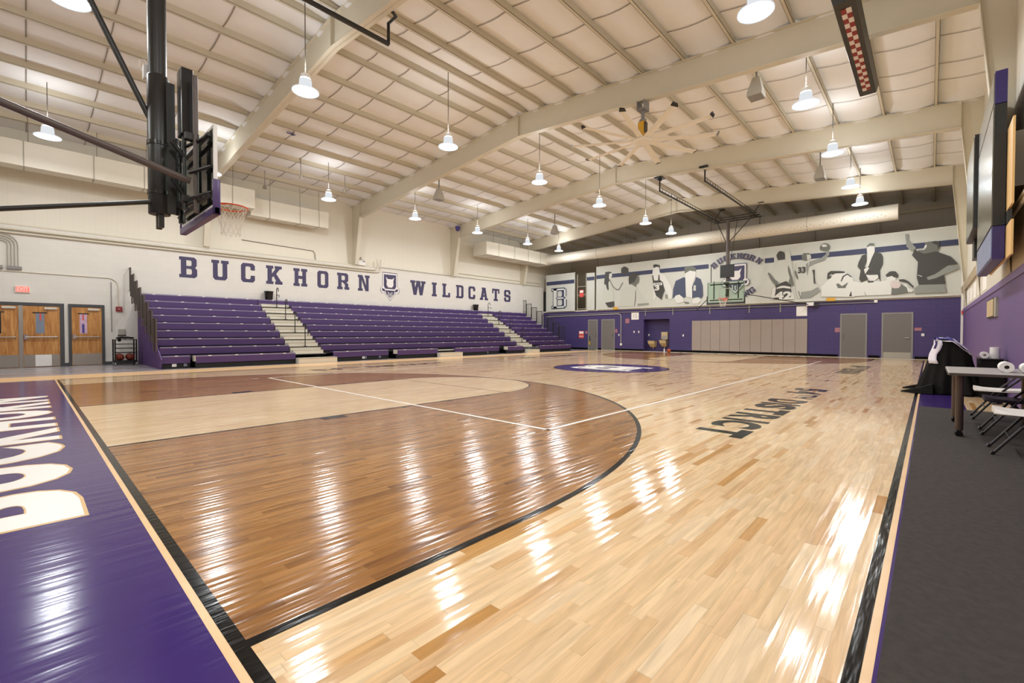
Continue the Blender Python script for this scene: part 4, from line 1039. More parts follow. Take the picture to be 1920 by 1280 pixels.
ART = [(4,[(16.18,4.48),(16.32,3.98),(16.34,3.57),(16.12,3.39),(15.98,2.9),(15.46,2.9),(15.4,3.52),(15.49,4.18),(15.71,4.65),(15.82,4.78)]),(1,[(16.11,5.3),(15.9,5.34),(15.66,5.3),(15.59,5.17),(15.76,5.19),(15.8,4.94),(15.73,4.77),(15.85,4.58),(15.82,4.12),(15.89,4.06),(15.99,4.25),(16.04,4.46),(16.18,4.52),(16.16,4.81),(16.11,5.05)]),(5,[(15.78,5.19),(15.62,5.22),(15.57,5.03),(15.68,4.89),(15.78,4.78),(15.81,4.94)]),(1,[(16.1,3.24),(15.4,3.31),(15.39,2.94),(15.7,2.89),(15.88,2.94)]),(2,[(15.75,4.73),(15.71,4.75),(15.49,4.34),(15.24,4.11),(15.06,4.1),(14.79,4.54),(14.75,4.51),(15.03,4.04),(15.26,4.05),(15.54,4.3)]),(1,[(14.88,5.47),(14.77,5.52),(14.66,5.57),(14.52,5.51),(14.39,5.43),(14.35,5.18),(14.52,5.0),(14.79,5.04),(14.9,5.23)]),(4,[(14.12,4.33),(14.87,4.1),(15.0,3.09),(15.09,2.95),(13.81,2.9),(13.05,2.93),(12.88,3.0),(13.22,3.4),(13.64,3.94),(13.82,4.15)]),(3,[(13.7,3.07),(12.92,3.08),(12.92,2.97),(13.68,2.92)]),(2,[(13.85,3.95),(13.81,3.95),(13.8,3.43),(13.89,2.92),(13.94,2.93),(13.87,3.44)]),(2,[(13.91,4.83),(13.61,4.84),(13.58,4.6),(13.63,4.41),(13.77,4.3),(13.82,4.17),(14.16,4.37),(13.95,4.51)]),(1,[(14.3,5.02),(14.08,5.1),(13.69,5.04),(13.56,4.91),(13.74,4.87),(13.9,4.51),(14.12,4.41),(14.3,4.34),(14.34,4.66)]),(5,[(12.65,5.3),(12.25,5.29),(12.21,4.95),(11.85,4.73),(11.53,4.14),(11.38,3.68),(11.45,3.24),(11.64,3.25),(11.68,3.47),(11.92,4.02),(12.4,3.51),(12.6,3.22),(12.64,4.07),(12.69,4.53),(12.69,4.92)]),(1,[(12.65,5.45),(12.49,5.49),(12.21,5.4),(12.2,5.18),(12.29,5.3),(12.41,5.33),(12.61,5.25)]),(1,[(12.71,4.8),(12.65,4.83),(12.57,4.48),(12.32,4.46),(12.29,4.8),(12.23,4.82),(12.2,4.49),(12.0,4.32),(11.88,3.82),(12.0,3.49),(12.07,3.23),(12.2,3.35),(12.44,3.52),(12.6,3.99),(12.65,4.33)]),(5,[(12.61,4.32),(12.06,4.31),(12.04,4.15),(12.6,4.16)]),(1,[(12.52,4.28),(12.47,4.28),(12.47,4.19),(12.52,4.19)]),(1,[(12.42,4.28),(12.36,4.28),(12.36,4.19),(12.42,4.19)]),(1,[(12.3,4.27),(12.24,4.27),(12.24,4.18),(12.3,4.18)]),(1,[(12.19,4.27),(12.14,4.27),(12.14,4.18),(12.19,4.18)]),(3,[(11.84,3.56),(11.68,3.55),(11.66,3.32),(11.84,3.33)]),(6,[(10.71,4.52),(11.19,4.34),(11.34,3.86),(11.37,3.29),(11.07,3.46),(10.77,3.28),(10.55,3.34),(10.59,4.0),(10.61,4.49)]),(6,[(9.98,4.49),(9.69,4.33),(9.57,3.93),(9.55,3.35),(9.65,3.19),(9.83,3.3),(10.18,3.25),(10.19,3.9),(10.01,4.32)]),(5,[(10.62,4.77),(10.34,4.89),(9.98,4.8),(10.01,4.53),(10.19,3.97),(10.18,3.25),(10.55,3.34),(10.59,4.36)]),(2,[(10.66,5.1),(10.49,5.16),(10.16,5.12),(9.98,5.0),(9.98,4.8),(10.34,4.89),(10.63,4.73)]),(4,[(10.1,4.0),(9.97,3.99),(9.97,3.67),(10.12,3.68)]),(5,[(11.3,3.27),(11.18,3.45),(10.96,3.51),(10.73,3.31),(10.69,3.05),(11.07,2.96)]),(5,[(10.18,3.1),(10.0,3.27),(9.76,3.26),(9.68,3.08),(9.82,2.9),(10.14,2.92)]),(2,[(10.69,3.07),(10.36,3.0),(10.36,2.93),(10.58,2.94)]),(4,[(5.76,4.96),(5.44,5.0),(5.21,4.9),(5.14,4.12),(5.2,3.86),(5.56,3.79),(5.8,3.96),(6.03,4.3)]),(1,[(5.79,5.25),(5.71,5.42),(5.6,5.47),(5.45,5.39),(5.39,5.26),(5.41,5.02),(5.71,5.0)]),(4,[(5.42,5.45),(5.23,5.52),(5.15,5.24),(5.01,4.26),(5.16,3.91),(5.27,4.53),(5.36,5.02)]),(2,[(6.18,4.37),(6.12,4.39),(6.03,4.23),(5.89,4.02),(5.68,3.8),(5.79,3.65),(5.91,3.81),(6.06,4.06)]),(2,[(5.25,4.7),(5.16,4.51),(5.07,4.11),(4.97,3.69),(5.0,3.57),(5.18,3.71),(5.16,4.04),(5.25,4.39)]),(5,[(5.93,3.53),(5.52,3.73),(5.11,3.6),(4.92,2.92),(6.04,2.96)]),(1,[(5.79,3.65),(5.49,3.77),(5.13,3.63),(5.07,3.34),(5.13,2.93),(5.88,2.96),(5.81,3.33)]),(5,[(5.75,3.61),(5.45,3.65),(5.14,3.57),(5.12,3.46),(5.45,3.54),(5.77,3.5)]),(1,[(5.82,3.68),(5.52,3.81),(5.34,3.88),(5.15,3.71),(5.08,3.55),(5.33,3.64),(5.56,3.64),(5.79,3.54)]),(4,[(4.87,4.74),(4.38,4.76),(4.12,4.41),(4.15,4.03),(4.11,3.65),(3.96,3.62),(3.91,3.27),(4.23,2.96),(4.77,2.94),(4.88,3.33),(4.93,4.1)]),(3,[(4.66,3.26),(4.23,3.31),(3.94,3.47),(3.83,3.26),(4.23,2.95),(4.66,2.94)]),(2,[(4.66,5.12),(4.56,5.23),(4.31,5.2),(4.23,4.95),(4.45,4.83),(4.61,4.88)]),(3,[(4.3,4.78),(3.81,4.91),(3.62,5.06),(3.65,5.4),(3.51,5.39),(3.48,5.04),(3.67,4.77),(4.1,4.65),(4.35,4.47)]),(2,[(3.88,5.4),(3.82,5.57),(3.68,5.62),(3.54,5.57),(3.45,5.44),(3.46,5.29),(3.58,5.21),(3.72,5.23),(3.84,5.3)]),(5,[(3.82,5.54),(3.7,5.57),(3.58,5.51),(3.6,5.43),(3.75,5.43)]),(1,[(4.19,4.34),(4.08,4.35),(4.07,4.03),(4.04,3.68),(3.97,3.64),(4.11,3.65),(4.12,4.03)]),(2,[(4.94,4.36),(4.89,4.38),(4.78,4.01),(4.8,3.88),(4.91,4.07)]),(4,[(4.43,5.14),(4.27,5.12),(4.23,4.95),(4.4,4.84)]),(2,[(4.79,3.32),(4.75,3.32),(4.64,2.94),(4.68,2.95)]),(3,[(4.46,4.67),(4.37,4.73),(4.33,4.43),(4.39,4.05),(4.44,4.36)]),(5,[(3.79,2.99),(3.8,3.46),(3.56,3.73),(3.24,4.1),(2.87,4.12),(2.59,3.88),(2.5,3.54),(2.49,2.9)]),(5,[(3.37,4.03),(2.84,4.02),(2.58,3.84),(2.55,3.64),(2.22,3.55),(1.93,3.66),(1.54,3.56),(1.25,3.6),(0.88,3.57),(0.78,3.33),(0.97,3.19),(1.11,3.29),(1.13,2.93),(2.57,2.94),(3.36,2.97)]),(1,[(3.56,3.84),(3.54,4.13),(3.42,4.22),(3.1,4.19),(2.87,4.15),(2.88,4.1),(3.14,4.1),(3.38,4.11),(3.49,3.98),(3.37,3.97),(3.42,3.86)]),(1,[(3.37,4.2),(3.16,4.18),(2.84,4.11),(2.87,4.07),(3.21,4.08),(3.37,4.03)]),(1,[(3.02,3.68),(2.94,3.93),(2.76,4.04),(2.58,3.87),(2.61,3.84),(2.76,3.98),(2.89,3.89),(2.97,3.68)]),(2,[(3.2,3.56),(3.1,3.59),(2.96,3.45),(2.71,3.62),(2.83,3.34),(3.12,3.36)]),(1,[(2.68,2.94),(2.6,3.2),(2.57,2.94)]),(2,[(2.12,3.17),(2.06,2.95),(2.03,2.95)]),(1,[(2.04,4.9),(2.21,4.84),(2.33,4.54),(2.37,4.36),(2.25,4.16),(2.3,3.75),(2.22,3.59),(2.0,3.69),(1.93,4.03),(1.83,4.05),(1.64,3.94),(1.59,3.75),(1.51,3.55),(1.54,4.12),(1.44,4.35),(1.44,4.69),(1.5,4.85),(1.72,4.94),(1.84,4.71),(1.93,4.41),(2.06,4.23),(2.11,4.3),(2.02,4.6)]),(5,[(2.04,5.23),(1.75,5.25),(1.74,5.07),(1.75,4.94),(1.84,4.71),(1.97,4.28),(2.03,4.23),(2.02,4.6),(2.0,4.82),(2.03,5.01)]),(2,[(2.02,5.29),(1.92,5.38),(1.77,5.35),(1.75,5.22),(1.94,5.25),(2.04,5.18)]),(5,[(2.13,4.18),(2.01,4.26),(1.93,4.22),(2.08,3.95)]),(1,[(1.98,4.0),(1.83,4.04),(1.64,3.97),(1.62,3.88),(1.93,3.89)]),(5,[(2.05,3.92),(1.93,3.89),(1.62,3.88),(1.59,3.75),(1.73,3.61),(1.9,3.62),(2.0,3.79)]),(1,[(2.0,3.66),(1.9,3.62),(1.73,3.6),(1.78,3.54),(1.97,3.54)]),(5,[(1.3,3.76),(1.11,3.78),(0.97,3.67),(0.99,3.55),(1.27,3.54)]),(1,[(1.34,3.84),(1.21,3.98),(1.09,4.0),(0.98,3.97),(0.89,3.82),(0.9,3.7),(1.04,3.71),(1.11,3.78),(1.23,3.75),(1.29,3.74)]),(1,[(0.88,3.6),(0.7,3.6),(0.54,3.49),(0.36,3.24),(0.4,3.21),(0.58,3.43),(0.86,3.54)]),(2,[(0.79,3.39),(0.58,3.25),(0.46,3.01),(0.96,2.93),(1.13,2.93),(1.11,3.32),(0.97,3.19)]),(5,[(0.74,3.35),(0.63,3.4),(0.53,3.19),(0.38,3.09),(0.42,3.0),(0.55,3.01),(0.6,3.22)]),(7,[(1.18,3.42),(1.11,3.53),(0.97,3.55),(0.83,3.48),(0.8,3.33),(0.87,3.21),(1.04,3.21),(1.15,3.29)]),(3,[(0.35,2.93),(0.33,3.18),(0.2,3.3),(-0.61,3.31),(-0.7,2.92)]),(3,[(0.68,5.62),(0.57,5.6),(0.56,5.34),(0.45,5.17),(0.31,4.95),(0.38,4.85),(0.49,4.85),(0.63,5.05)]),(2,[(0.03,5.14),(-0.14,5.17),(-0.42,5.14),(-0.44,4.85),(-0.38,4.69),(-0.21,4.62),(0.0,4.64),(0.22,4.76),(0.24,4.85),(0.09,4.83),(0.01,5.0)]),(1,[(-0.2,5.16),(-0.33,5.17),(-0.44,5.11),(-0.45,4.85),(-0.4,4.81),(-0.37,5.0),(-0.23,5.07)]),(5,[(0.02,5.03),(-0.04,5.05),(-0.03,4.93),(0.07,4.81),(0.08,4.84)]),(4,[(0.13,4.63),(-0.08,4.65),(-0.11,4.57),(0.11,4.53)]),(1,[(0.36,4.89),(0.05,4.65),(-0.34,4.72),(-0.8,4.44),(-1.03,4.1),(-0.72,4.1),(-0.6,3.69),(-0.65,3.28),(0.2,3.31),(0.27,3.64),(0.24,4.32),(0.44,4.64)]),(3,[(-0.72,4.07),(-1.03,4.07),(-1.05,3.9),(-0.64,3.71),(-0.35,3.56),(-0.1,3.5),(-0.05,3.62),(-0.33,3.74)]),(4,[(0.25,3.76),(0.1,3.69),(0.1,3.65),(0.24,3.73)])]
b = MB(); banner_sheet(b, -1.14, 16.83, 2.8, 5.72)
for a, c in ((9.25, 16.8), (5.9, 6.33), (-1.1, 5.35)): bstripe(b, a, c)
for i, (tn, pts) in enumerate(ART):
    b.flat([(XB-.006-.0006*i, y, z) for y, z in pts], TONE[tn])
xz = XB-.055
put_text(b, '3', (xz, 12.52, 3.83), (0, -1, 0), (0, 0, 1), .32, .34, 'print_white', .05)
put_text(b, '42', (xz, 5.86, 2.92), (0, -1, 0), (0, 0, 1), .82, .42, 'print_white', .05)
put_text(b, '33', (xz, 4.8, 4.22), (0, -1, 0), (0, 0, 1), .34, .32, 'print_dark', .05)
# arched school name and shield
for ch, y, z, ang in zip('BUCKHORN', (8.93, 8.61, 8.28, 7.92, 7.58, 7.26, 6.94, 6.6), (5.04, 5.25, 5.38, 5.44, 5.43, 5.36, 5.24, 5.05), (40, 28, 16, 5, -5, -16, -28, -40)):
    a = math.radians(ang); ux = Vector((0, -math.cos(a), math.sin(a))); uy = Vector((0, math.sin(a), math.cos(a)))
    o = Vector((xz, y, z))-ux*.15-uy*.15
    put_letter(b, ch, o, ux, uy, .3, .31, 'letter_purple')
for ch, y, z, ang in (('N', 7.2, 3.35, 24), ('G', 6.93, 3.5, 36)):
    a = math.radians(ang); ux = Vector((0, -math.cos(a), math.sin(a))); uy = Vector((0, math.sin(a), math.cos(a)))
    o = Vector((xz, y, z))-ux*.14-uy*.15
    put_letter(b, ch, o, ux, uy, .28, .31, 'letter_purple')
put_crest(b, (xz, 8.42, 3.52), (0, -1, 0), (0, 0, 1), (-1, 0, 0), 1.25, 1.46)
tag(b.build('team_banner', origin=(XB, 7.85, 2.8)), 'wide white banner of grey printed players and coaches across far wall', 'banner')
b = MB(); banner_sheet(b, 18.6, 21.25, 2.8, 5.5)
bstripe(b, 18.65, 21.2, 4.76, 5.03)
put_letter(b, 'B', (XB-.006, 20.72, 2.97), (0, -1, 0), (0, 0, 1), 1.42, 1.55, 'banner_navy')
# hollow double outline: pale keyline inset in the navy strokes
def inset(x0, x1, z0, z1, m='print_white'): b.flat([(XB-.012, x0, z0), (XB-.012, x1, z0), (XB-.012, x1, z1), (XB-.012, x0, z1)], m)
inset(20.53, 20.22, 3.04, 4.45); inset(20.53, 19.55, 3.04, 3.15); inset(20.53, 19.55, 4.34, 4.45); inset(20.3, 19.6, 3.70, 3.80)
inset(19.55, 19.38, 3.12, 3.7); inset(19.55, 19.40, 3.82, 4.38); inset(20.66, 20.5, 3.04, 3.15); inset(20.66, 20.5, 4.34, 4.45)
tag(b.build('letter_banner'), 'white banner with navy stripe and outlined letter B in the far left corner', 'banner')
b = MB(); banner_sheet(b, 16.95, 17.6, 2.8, 5.35); bstripe(b, 16.97, 17.58, 4.86, 5.1)
tag(b.build('narrow_banner'), 'narrow blank white banner with navy stripe left of the big banner', 'banner')

# ================================================================ BACKSTOPS
def net(cx_, cy_, zr, par):
    nm = MB(); n = 12; R0 = .225
    levels = [(R0, 0), (.19, -.09), (.165, -.18), (.14, -.27), (.125, -.36), (.13, -.42)]
    for k in range(n):
        for s in (-1, 1):
            pts = []
            for i, (r, dz) in enumerate(levels):
                a = 2*PI*(k+s*.5*(i % 2 if True else 0))/n + 0
                pts.append((cx_+r*math.cos(a), cy_+r*math.sin(a), zr+dz))
            nm.tube(pts, .0035, 'net_white', 4, cap=False)
    return nm.build('net', par, label='white string net')
def rim(cx_, cy_, zr, sgn, par):
    r = MB(); ps = [(cx_+.2285*math.cos(2*PI*k/28), cy_+.2285*math.sin(2*PI*k/28), zr) for k in range(29)]
    r.tube(ps, .01, 'orange', 8, cap=False)
    bx = cx_-sgn*.38
    for s in (-1, 1): r.tube([(cx_-sgn*.12, cy_+s*.19, zr-.01), (bx, cy_+s*.07, zr-.01)], .01, 'orange', 6)
    r.box(min(bx, bx+sgn*.16), max(bx, bx+sgn*.16), cy_-.09, cy_+.09, zr-.02, zr+.005, 'orange')
    r.box(bx-.008, bx+.008, cy_-.1, cy_+.1, zr-.12, zr+.03, 'orange')
    ro = r.build('rim', par, smooth=True, label='orange rim')
    net(cx_, cy_, zr, ro)
def board(fx, sgn, par, zb=2.9, zt=3.97, drop=.06, fm='white_paint', y0=MID-.915, y1=MID+.915, pad='seat_purple'):
    # fx: x of the face, sgn +1 when it faces +x
    a, c = sorted((fx, fx-sgn*.03))
    g = MB(); g.box(a+.008, c-.008, y0+.03, y1-.03, zb+.03, zt-.03, 'board_glass')
    gl = g.build('glass_pane', par)
    f = MB()
    for (ya, yb, za, zc) in ((y0, y0+.04, zb, zt), (y1-.04, y1, zb, zt)): f.box(a-.01, c+.002, ya, yb, za, zc, fm)
    f.box(a-.01, c+.002, y0+.04, y1-.04, zt-.04, zt, fm); f.box(a-.01, c+.002, y0+.04, y1-.04, zb, zb+.04, fm)
    f.build('board_frame', par, label='white aluminium frame' if sgn > 0 else 'green-tinted frame')
    t = MB(); xx = fx+sgn*.0005; tm = 'white_paint' if sgn > 0 else 'table_top'
    for (ya, yb, za, zc) in ((MID-.305, MID+.305, 3.47, 3.5), (MID-.305, MID+.305, 3.02, 3.05), (MID-.305, MID-.275, 3.05, 3.47), (MID+.275, MID+.305, 3.05, 3.47)):
        t.flat([(xx, ya, za), (xx, yb, za), (xx, yb, zc), (xx, ya, zc)], tm)
    t.build('target_square', gl)
    p = MB()
    p.rbox(a-.03, c+.03, y0-.03, y0+.02, zb-drop, zb+.36, .02, pad); p.rbox(a-.03, c+.03, y1-.02, y1+.03, zb-drop, zb+.36, .02, pad)
    p.rbox(a-.03, c+.03, y0-.03, y1+.03, zb-drop, zb, .02, pad)
    p.build('edge_padding', par, smooth=True, label='purple edge padding')
def tubing(par, nm, pts, r=.03, m='black_metal', n=10):
    t = MB(); t.tube(pts, r, m, n); return t.build(nm, par, smooth=True)

# near one: faces the court (+x)
NB = thing('basketball_backstop', 'near ceiling-hung backstop with black mast and purple-padded glass board seen edge-on', 'basketball hoop', (.74, MID, 2.7))
board(1.2, 1, NB, 2.8, 3.88, .1)
rim(1.6, MID, 3.05, 1, NB)
MX, MY = .74, MID+.06
tubing(NB, 'mast', [(MX, MY, 4.5), (MX, MY, 7.1)], .105, 'black_metal', 18)
m = MB(); m.lathe([(.12, 0), (.125, .01), (.125, 1.88), (.11, 1.9)], (MX-.0, MY-.02, 2.78), 'black_metal', 24); m.build('mast_sleeve', NB, smooth=True)
m = MB(); m.box(MX+.06, MX+.17, MY-.12, MY-.08, 2.8, 4.6, 'black_metal'); m.build('sleeve_flange', NB)
for z_ in (3.05, 3.72):
    m = MB(); m.lathe([(.125, 0), (.135, .0), (.135, .05), (.125, .05)], (MX, MY-.02, z_), 'black_gloss', 20, cap=False); m.build('sleeve_band', NB, smooth=True)
m = MB(); m.box(.93, 1.07, MID-.33, MID-.08, 3.86, 4.76, 'black_gloss'); m.build('counterweight_box', NB, bevel=.01)
m = MB(); m.box(MX-.02, MX+.04, MY-.1, MY-.02, 2.6, 2.78, 'black_metal'); m.build('stub_tube', NB)
m = MB(); m.box(MX-.02, MX+.04, MY+.04, MY+.12, 2.6, 2.78, 'black_metal'); m.build('stub_tube', NB)
for y in (MID-.47, MID+.42):
    tubing(NB, 'frame_upright', [(1.06, y, 2.78), (1.06, y, 4.62 if y < MID else 4.0)], .032, 'brown_tube' if y < MID else 'black_metal', 12)
for y in (MID-.22, MID+.22):
    tubing(NB, 'lift_post', [(.98, y, 2.85), (.98, y, 3.95)], .028)
for z in (2.95, 3.75):
    tubing(NB, 'cross_tube', [(1.12, MID-.86, z), (1.12, MID+.86, z)], .025)
for (z0, z1) in ((3.0, 3.1), (3.5, 3.65)):
    for y in (MID-.22, MID+.22): tubing(NB, 'parallel_arm', [(MX+.1, y, z0+.25), (1.0, y, z1-.1)], .03)
for z in (3.32, 2.98): tubing(NB, 'board_strut', [(1.0, MID-.42, z), (1.15, MID-.86, z+.02)], .022)
for z in (3.72, 2.92): tubing(NB, 'board_strut', [(1.0, MID-.25, z), (1.16, MID-.8, z+.05)], .022)
for (y, z) in ((MID-.22, 3.9), (MID-.22, 3.0), (MID+.22, 3.0), (MID-.42, 3.8)):
    m = MB(); m.box(.94, 1.1, y-.05, y+.05, z-.05, z+.05, 'black_metal'); m.build('clamp', NB, bevel=.01)
tubing(NB, 'rear_brace', [(MX-.08, MY, 4.05), (-1.2, MY, 8.2)], .036)
tubing(NB, 'side_brace', [(1.0, MID-.44, 3.2), (-3.98, MID-.44, 4.48)], .045, 'brown_tube', 12)
tubing(NB, 'side_brace', [(MX-.1, MID, 2.93), (-3.98, MID, 1.68)], .03)
m = MB(); m.box(MX-.13, MX-.02, MY+.13, MY+.25, 4.68, 4.86, 'white_paint'); m.build('position_switch', NB, label='pale grey switch box')
tubing(NB, 'cable', [(MX-.06, MY+.2, 4.86), (MX-.1, MY+.26, 4.98), (MX-.14, MY+.38, 5.0), (MX-.14, MY+.42, 4.93), (MX-.1, MY+.36, 4.84), (MX-.06, MY+.25, 4.8)], .006, 'white_paint', 5)
tubing(NB, 'track_beam', [(-3.9, 8.2, 7.2), (4.7, 8.2, 7.2)], .05)
tubing(NB, 'track_beam', [(-3.9, 6.8, 7.2), (2.2, 6.8, 7.2)], .05)
tubing(NB, 'cross_tube', [(MX, 6.8, 7.1), (MX, 8.2, 7.1)], .05)
tubing(NB, 'beam_hanger', [(4.7, 8.2, 7.2), (4.7, 8.2, 7.62), (4.72, 7.95, 7.66), (4.6, 7.9, 7.68)], .035)
tubing(NB, 'beam_hanger', [(2.9, 8.2, 7.2), (2.8, 8.25, 7.75), (2.4, 8.3, 8.4)], .025)
for y in (6.8, 8.2): tubing(NB, 'mast_brace', [(MX, MY, 6.3), (MX, y, 7.1)], .03)

# far one: faces -x
FB = thing('basketball_backstop', 'far ceiling-hung backstop with glass board in front of the big banner', 'basketball hoop', (24.2, MID, 2.6))
BX = 24.18
board(BX, -1, FB, 2.76, 3.84, .09, 'frame_green', pad='black_metal')
rim(BX-.4, MID, 2.94, -1, FB)
tubing(FB, 'mast', [(24.42, MID-.02, 3.0), (24.42, MID-.02, 7.0)], .085, 'brown_tube', 16)
m = MB(); m.box(24.24, 24.34, MID-.38, MID+.3, 4.06, 4.72, 'board_black'); m.build('scoreboard_panel', FB, bevel=.01, label='black shot clock panel')
for y in (MID-.6, MID+.6): tubing(FB, 'frame_upright', [(24.25, y, 2.95), (24.25, y, 3.9)], .03)
tubing(FB, 'pole_rod', [(24.25, MID+.75, 3.85), (24.25, MID+.75, 4.75)], .022)
for z in (2.9, 3.72): tubing(FB, 'cross_tube', [(24.25, MID-.8, z), (24.25, MID+.8, z)], .03)
for z in (3.2, 3.7): tubing(FB, 'parallel_arm', [(24.42, MID, z), (24.25, MID, z-.05)], .04)
for y in (6.35, 8.2):
    tr = MB()
    tr.tube([(17.6, y, 7.12), (24.9, y, 7.12)], .035, 'black_metal', 8); tr.tube([(17.75, y, 7.27), (24.2, y, 7.27)], .014, 'black_metal', 6)
    for k in range(22): tr.tube([(17.9+k*.3, y, 7.12), (17.9+k*.3, y, 7.27)], .009, 'black_metal', 5)
    tr.build('track_truss', FB)
    tubing(FB, 'beam_hanger', [(17.62, y, 7.12), (17.62, y, 7.62)], .03)
    m = MB(); m.box(17.4, 17.8, y-.16, y+.16, 7.62, 7.66, 'black_metal'); m.box(17.55, 17.7, y-.05, y+.05, 7.55, 7.62, 'black_metal'); m.build('beam_clamp', FB)
    tubing(FB, 'beam_hanger', [(24.2, y, 7.15), (24.2, y-.35, 7.6)], .025)
    m = MB(); m.box(24.05, 24.35, y-.5, y-.25, 7.56, 7.6, 'black_metal'); m.build('beam_clamp', FB)
for x in (23.9, 24.42, 24.85): tubing(FB, 'cross_tube', [(x, 6.1, 7.08), (x, 8.45, 7.08)], .03)
for s in (-1, 1): tubing(FB, 'mast_brace', [(24.42, MID+s*.07, 5.9), (24.42, MID-.3+s*.85, 7.05)], .022)
tubing(FB, 'hoist_cable', [(24.5, MID-.1, 4.75), (24.5, MID-.45, 7.0)], .015)
tubing(FB, 'side_brace', [(24.3, MID-.95, 3.15), (26.3, MID-3.3, 2.62)], .02)
tubing(FB, 'side_brace', [(24.3, MID+.95, 2.98), (26.3, MID+2.3, 2.5)], .02)
m = MB(); m.box(26.28, 26.48, 4.1, 4.4, 2.55, 2.72, 'white_paint'); m.build('wall_bracket', FB, label='white wall bracket')
m = MB(); m.box(26.3, 26.4, 3.9, 4.08, 2.5, 2.66, 'black_metal'); m.build('wall_bracket', FB)

# ================================================================ CEILING FAN
HX, HY, HZ = 11.05, 5.66, 6.44
t = thing('ceiling_fan', 'large ten-bladed white industrial ceiling fan with yellow motor under the second beam', 'fan', (HX, HY, HZ))
b = MB(); b.lathe([(.05, .06), (.22, .05), (.26, .03), (.26, -.02), (.23, -.05), (.05, -.06)], (HX, HY, HZ), 'white_paint', 24); b.build('hub', t, smooth=True)
b = MB(); b.rbox(HX-.11, HX+.11, HY-.11, HY+.11, HZ+.1, HZ+.5, .05, 'yellow'); b.build('motor', t, smooth=True, label='yellow motor housing')
b = MB(); b.box(HX-.12, HX+.02, HY-.125, HY-.1, HZ+.16, HZ+.46, 'black_metal'); b.lathe([(.05, .06), (.06, .1)], (HX, HY, HZ), 'black_metal', 12); b.build('motor_cover', t, label='black motor cover')
b = MB(); b.lathe([(.1, .5), (.1, .56), (.05, .6), (.05, .8)], (HX, HY, HZ), 'galv', 14); b.build('down_rod', t, smooth=True)
b = MB(); b.box(HX-.15, HX+.15, HY-.1, HY+.1, HZ+.8, HZ+.83, 'galv'); b.box(HX-.15, HX+.15, HY-.11, HY-.09, HZ+.8, rafter_bottom(HY), 'galv'); b.box(HX-.15, HX+.15, HY+.09, HY+.11, HZ+.8, rafter_bottom(HY), 'galv'); b.build('mounting_bracket', t)
for k in range(10):
    a = 2*PI*k/10+.22; c, s = math.cos(a), math.sin(a)
    def P(r, w_, z): return (HX+c*r-s*w_, HY+s*r+c*w_, HZ+z)
    b = MB(); rings = []
    for r, wd in ((.2, .07), (.34, .085), (1.9, .085)):
        rings.append([P(r, -wd, .02), P(r, 0, .032), P(r, wd, -.012), P(r, wd, -.02), P(r, 0, .018), P(r, -wd, .008)])
    b.loft(rings, 'white_paint'); bo = b.build('blade', t)
    e = MB(); e.loft([[P(1.9, -.09, .03), P(1.9, .09, -.02), P(1.9, .09, -.03), P(1.9, -.09, .0)], [P(1.95, -.06, .08), P(1.95, .06, .04), P(1.95, .06, .02), P(1.95, -.06, .04)]], 'black_metal'); e.build('winglet', bo)

# ================================================================ HEATER, LOUDSPEAKERS
t = thing('infrared_heater', 'long dark hanging heater with red and white ceramic checks underneath', 'heater', (10.1, .88, 6.35))
b = MB(); b.prism([(.72, 6.35), (1.0, 6.35), (1.04, 6.5), (.98, 6.58), (.74, 6.58), (.68, 6.5)], 'x', 8.25, 12.0, 'black_metal'); b.build('housing', t)
for k in range(22):
    b = MB(); x = 8.45+k*.15
    for j in range(2):
        b.box(x, x+.145, .79+j*.07, .858+j*.07, 6.34, 6.35, 'ceramic_red' if (k+j) % 2 else 'ceramic_white')
    b.build('ceramic_tile', t)
for x in (8.7, 11.6): tubing(t, 'hanger_chain', [(x, .86, 6.58), (x, .86, zroof(.86)+.15)], .008, 'wire', 5)
def horn(x, y, z, lab, rz=0):
    t = thing('loudspeaker', lab, 'loudspeaker', (x, y, z), 'grey ceiling loudspeakers')
    b = MB(); b.loft([[(x-.22, y-.17, z), (x+.17, y-.17, z), (x+.17, y+.17, z), (x-.22, y+.17, z)], [(x-.2, y-.17, z+.12), (x+.15, y-.17, z+.12), (x+.15, y+.17, z+.12), (x-.2, y+.17, z+.12)],
                      [(x-.08, y-.08, z+.5), (x+.08, y-.08, z+.5), (x+.08, y+.08, z+.5), (x-.08, y+.08, z+.5)]], 'speaker_grey'); b.build('cabinet', t)
    b = MB(); b.box(x-.02, x+.02, y-.02, y+.02, z+.5, zroof(y)+.14, 'galv'); b.build('bracket', t)
    b = MB(); b.box(x-.2, x+.15, y-.15, y+.15, z-.008, z, 'galv'); b.build('grille', t)
horn(12.1, 3.1, 7.1, 'grey tapered loudspeaker hanging between second and third beams near the heater')
horn(20.4, 3.0, 7.1, 'grey tapered loudspeaker hanging beyond the third beam on the right')
horn(11.8, 15.6, 6.95, 'grey tapered loudspeaker hanging beside the second beam above the bleachers')
horn(20.6, 16.0, 6.95, 'grey tapered loudspeaker hanging far away near the round duct corner')
def scrap(x, y, lab, r):
    b = MB(); z = zroof(y)+.05
    b.loft([[(x-r, y-.1*r, z), (x-.4*r, y-.3*r, z+.02), (x+.2*r, y-.2*r, z-.03), (x+r, y-.1*r, z+.03)], [(x-.8*r, y+.2*r, z+.06), (x-.2*r, y+.3*r, z+.03), (x+.5*r, y+.4*r, z+.06), (x+.9*r, y+.2*r, z+.05)]], 'jersey_purple', closed=False, cap=False)
    sc = tag(b.build('purple_scrap'), lab, 'balloon')
    md = sc.modifiers.new('solid', 'SOLIDIFY'); md.thickness = .01
scrap(5.9, 16.4, 'crumpled purple balloon scrap caught on the ceiling straps behind the near beam', .16)
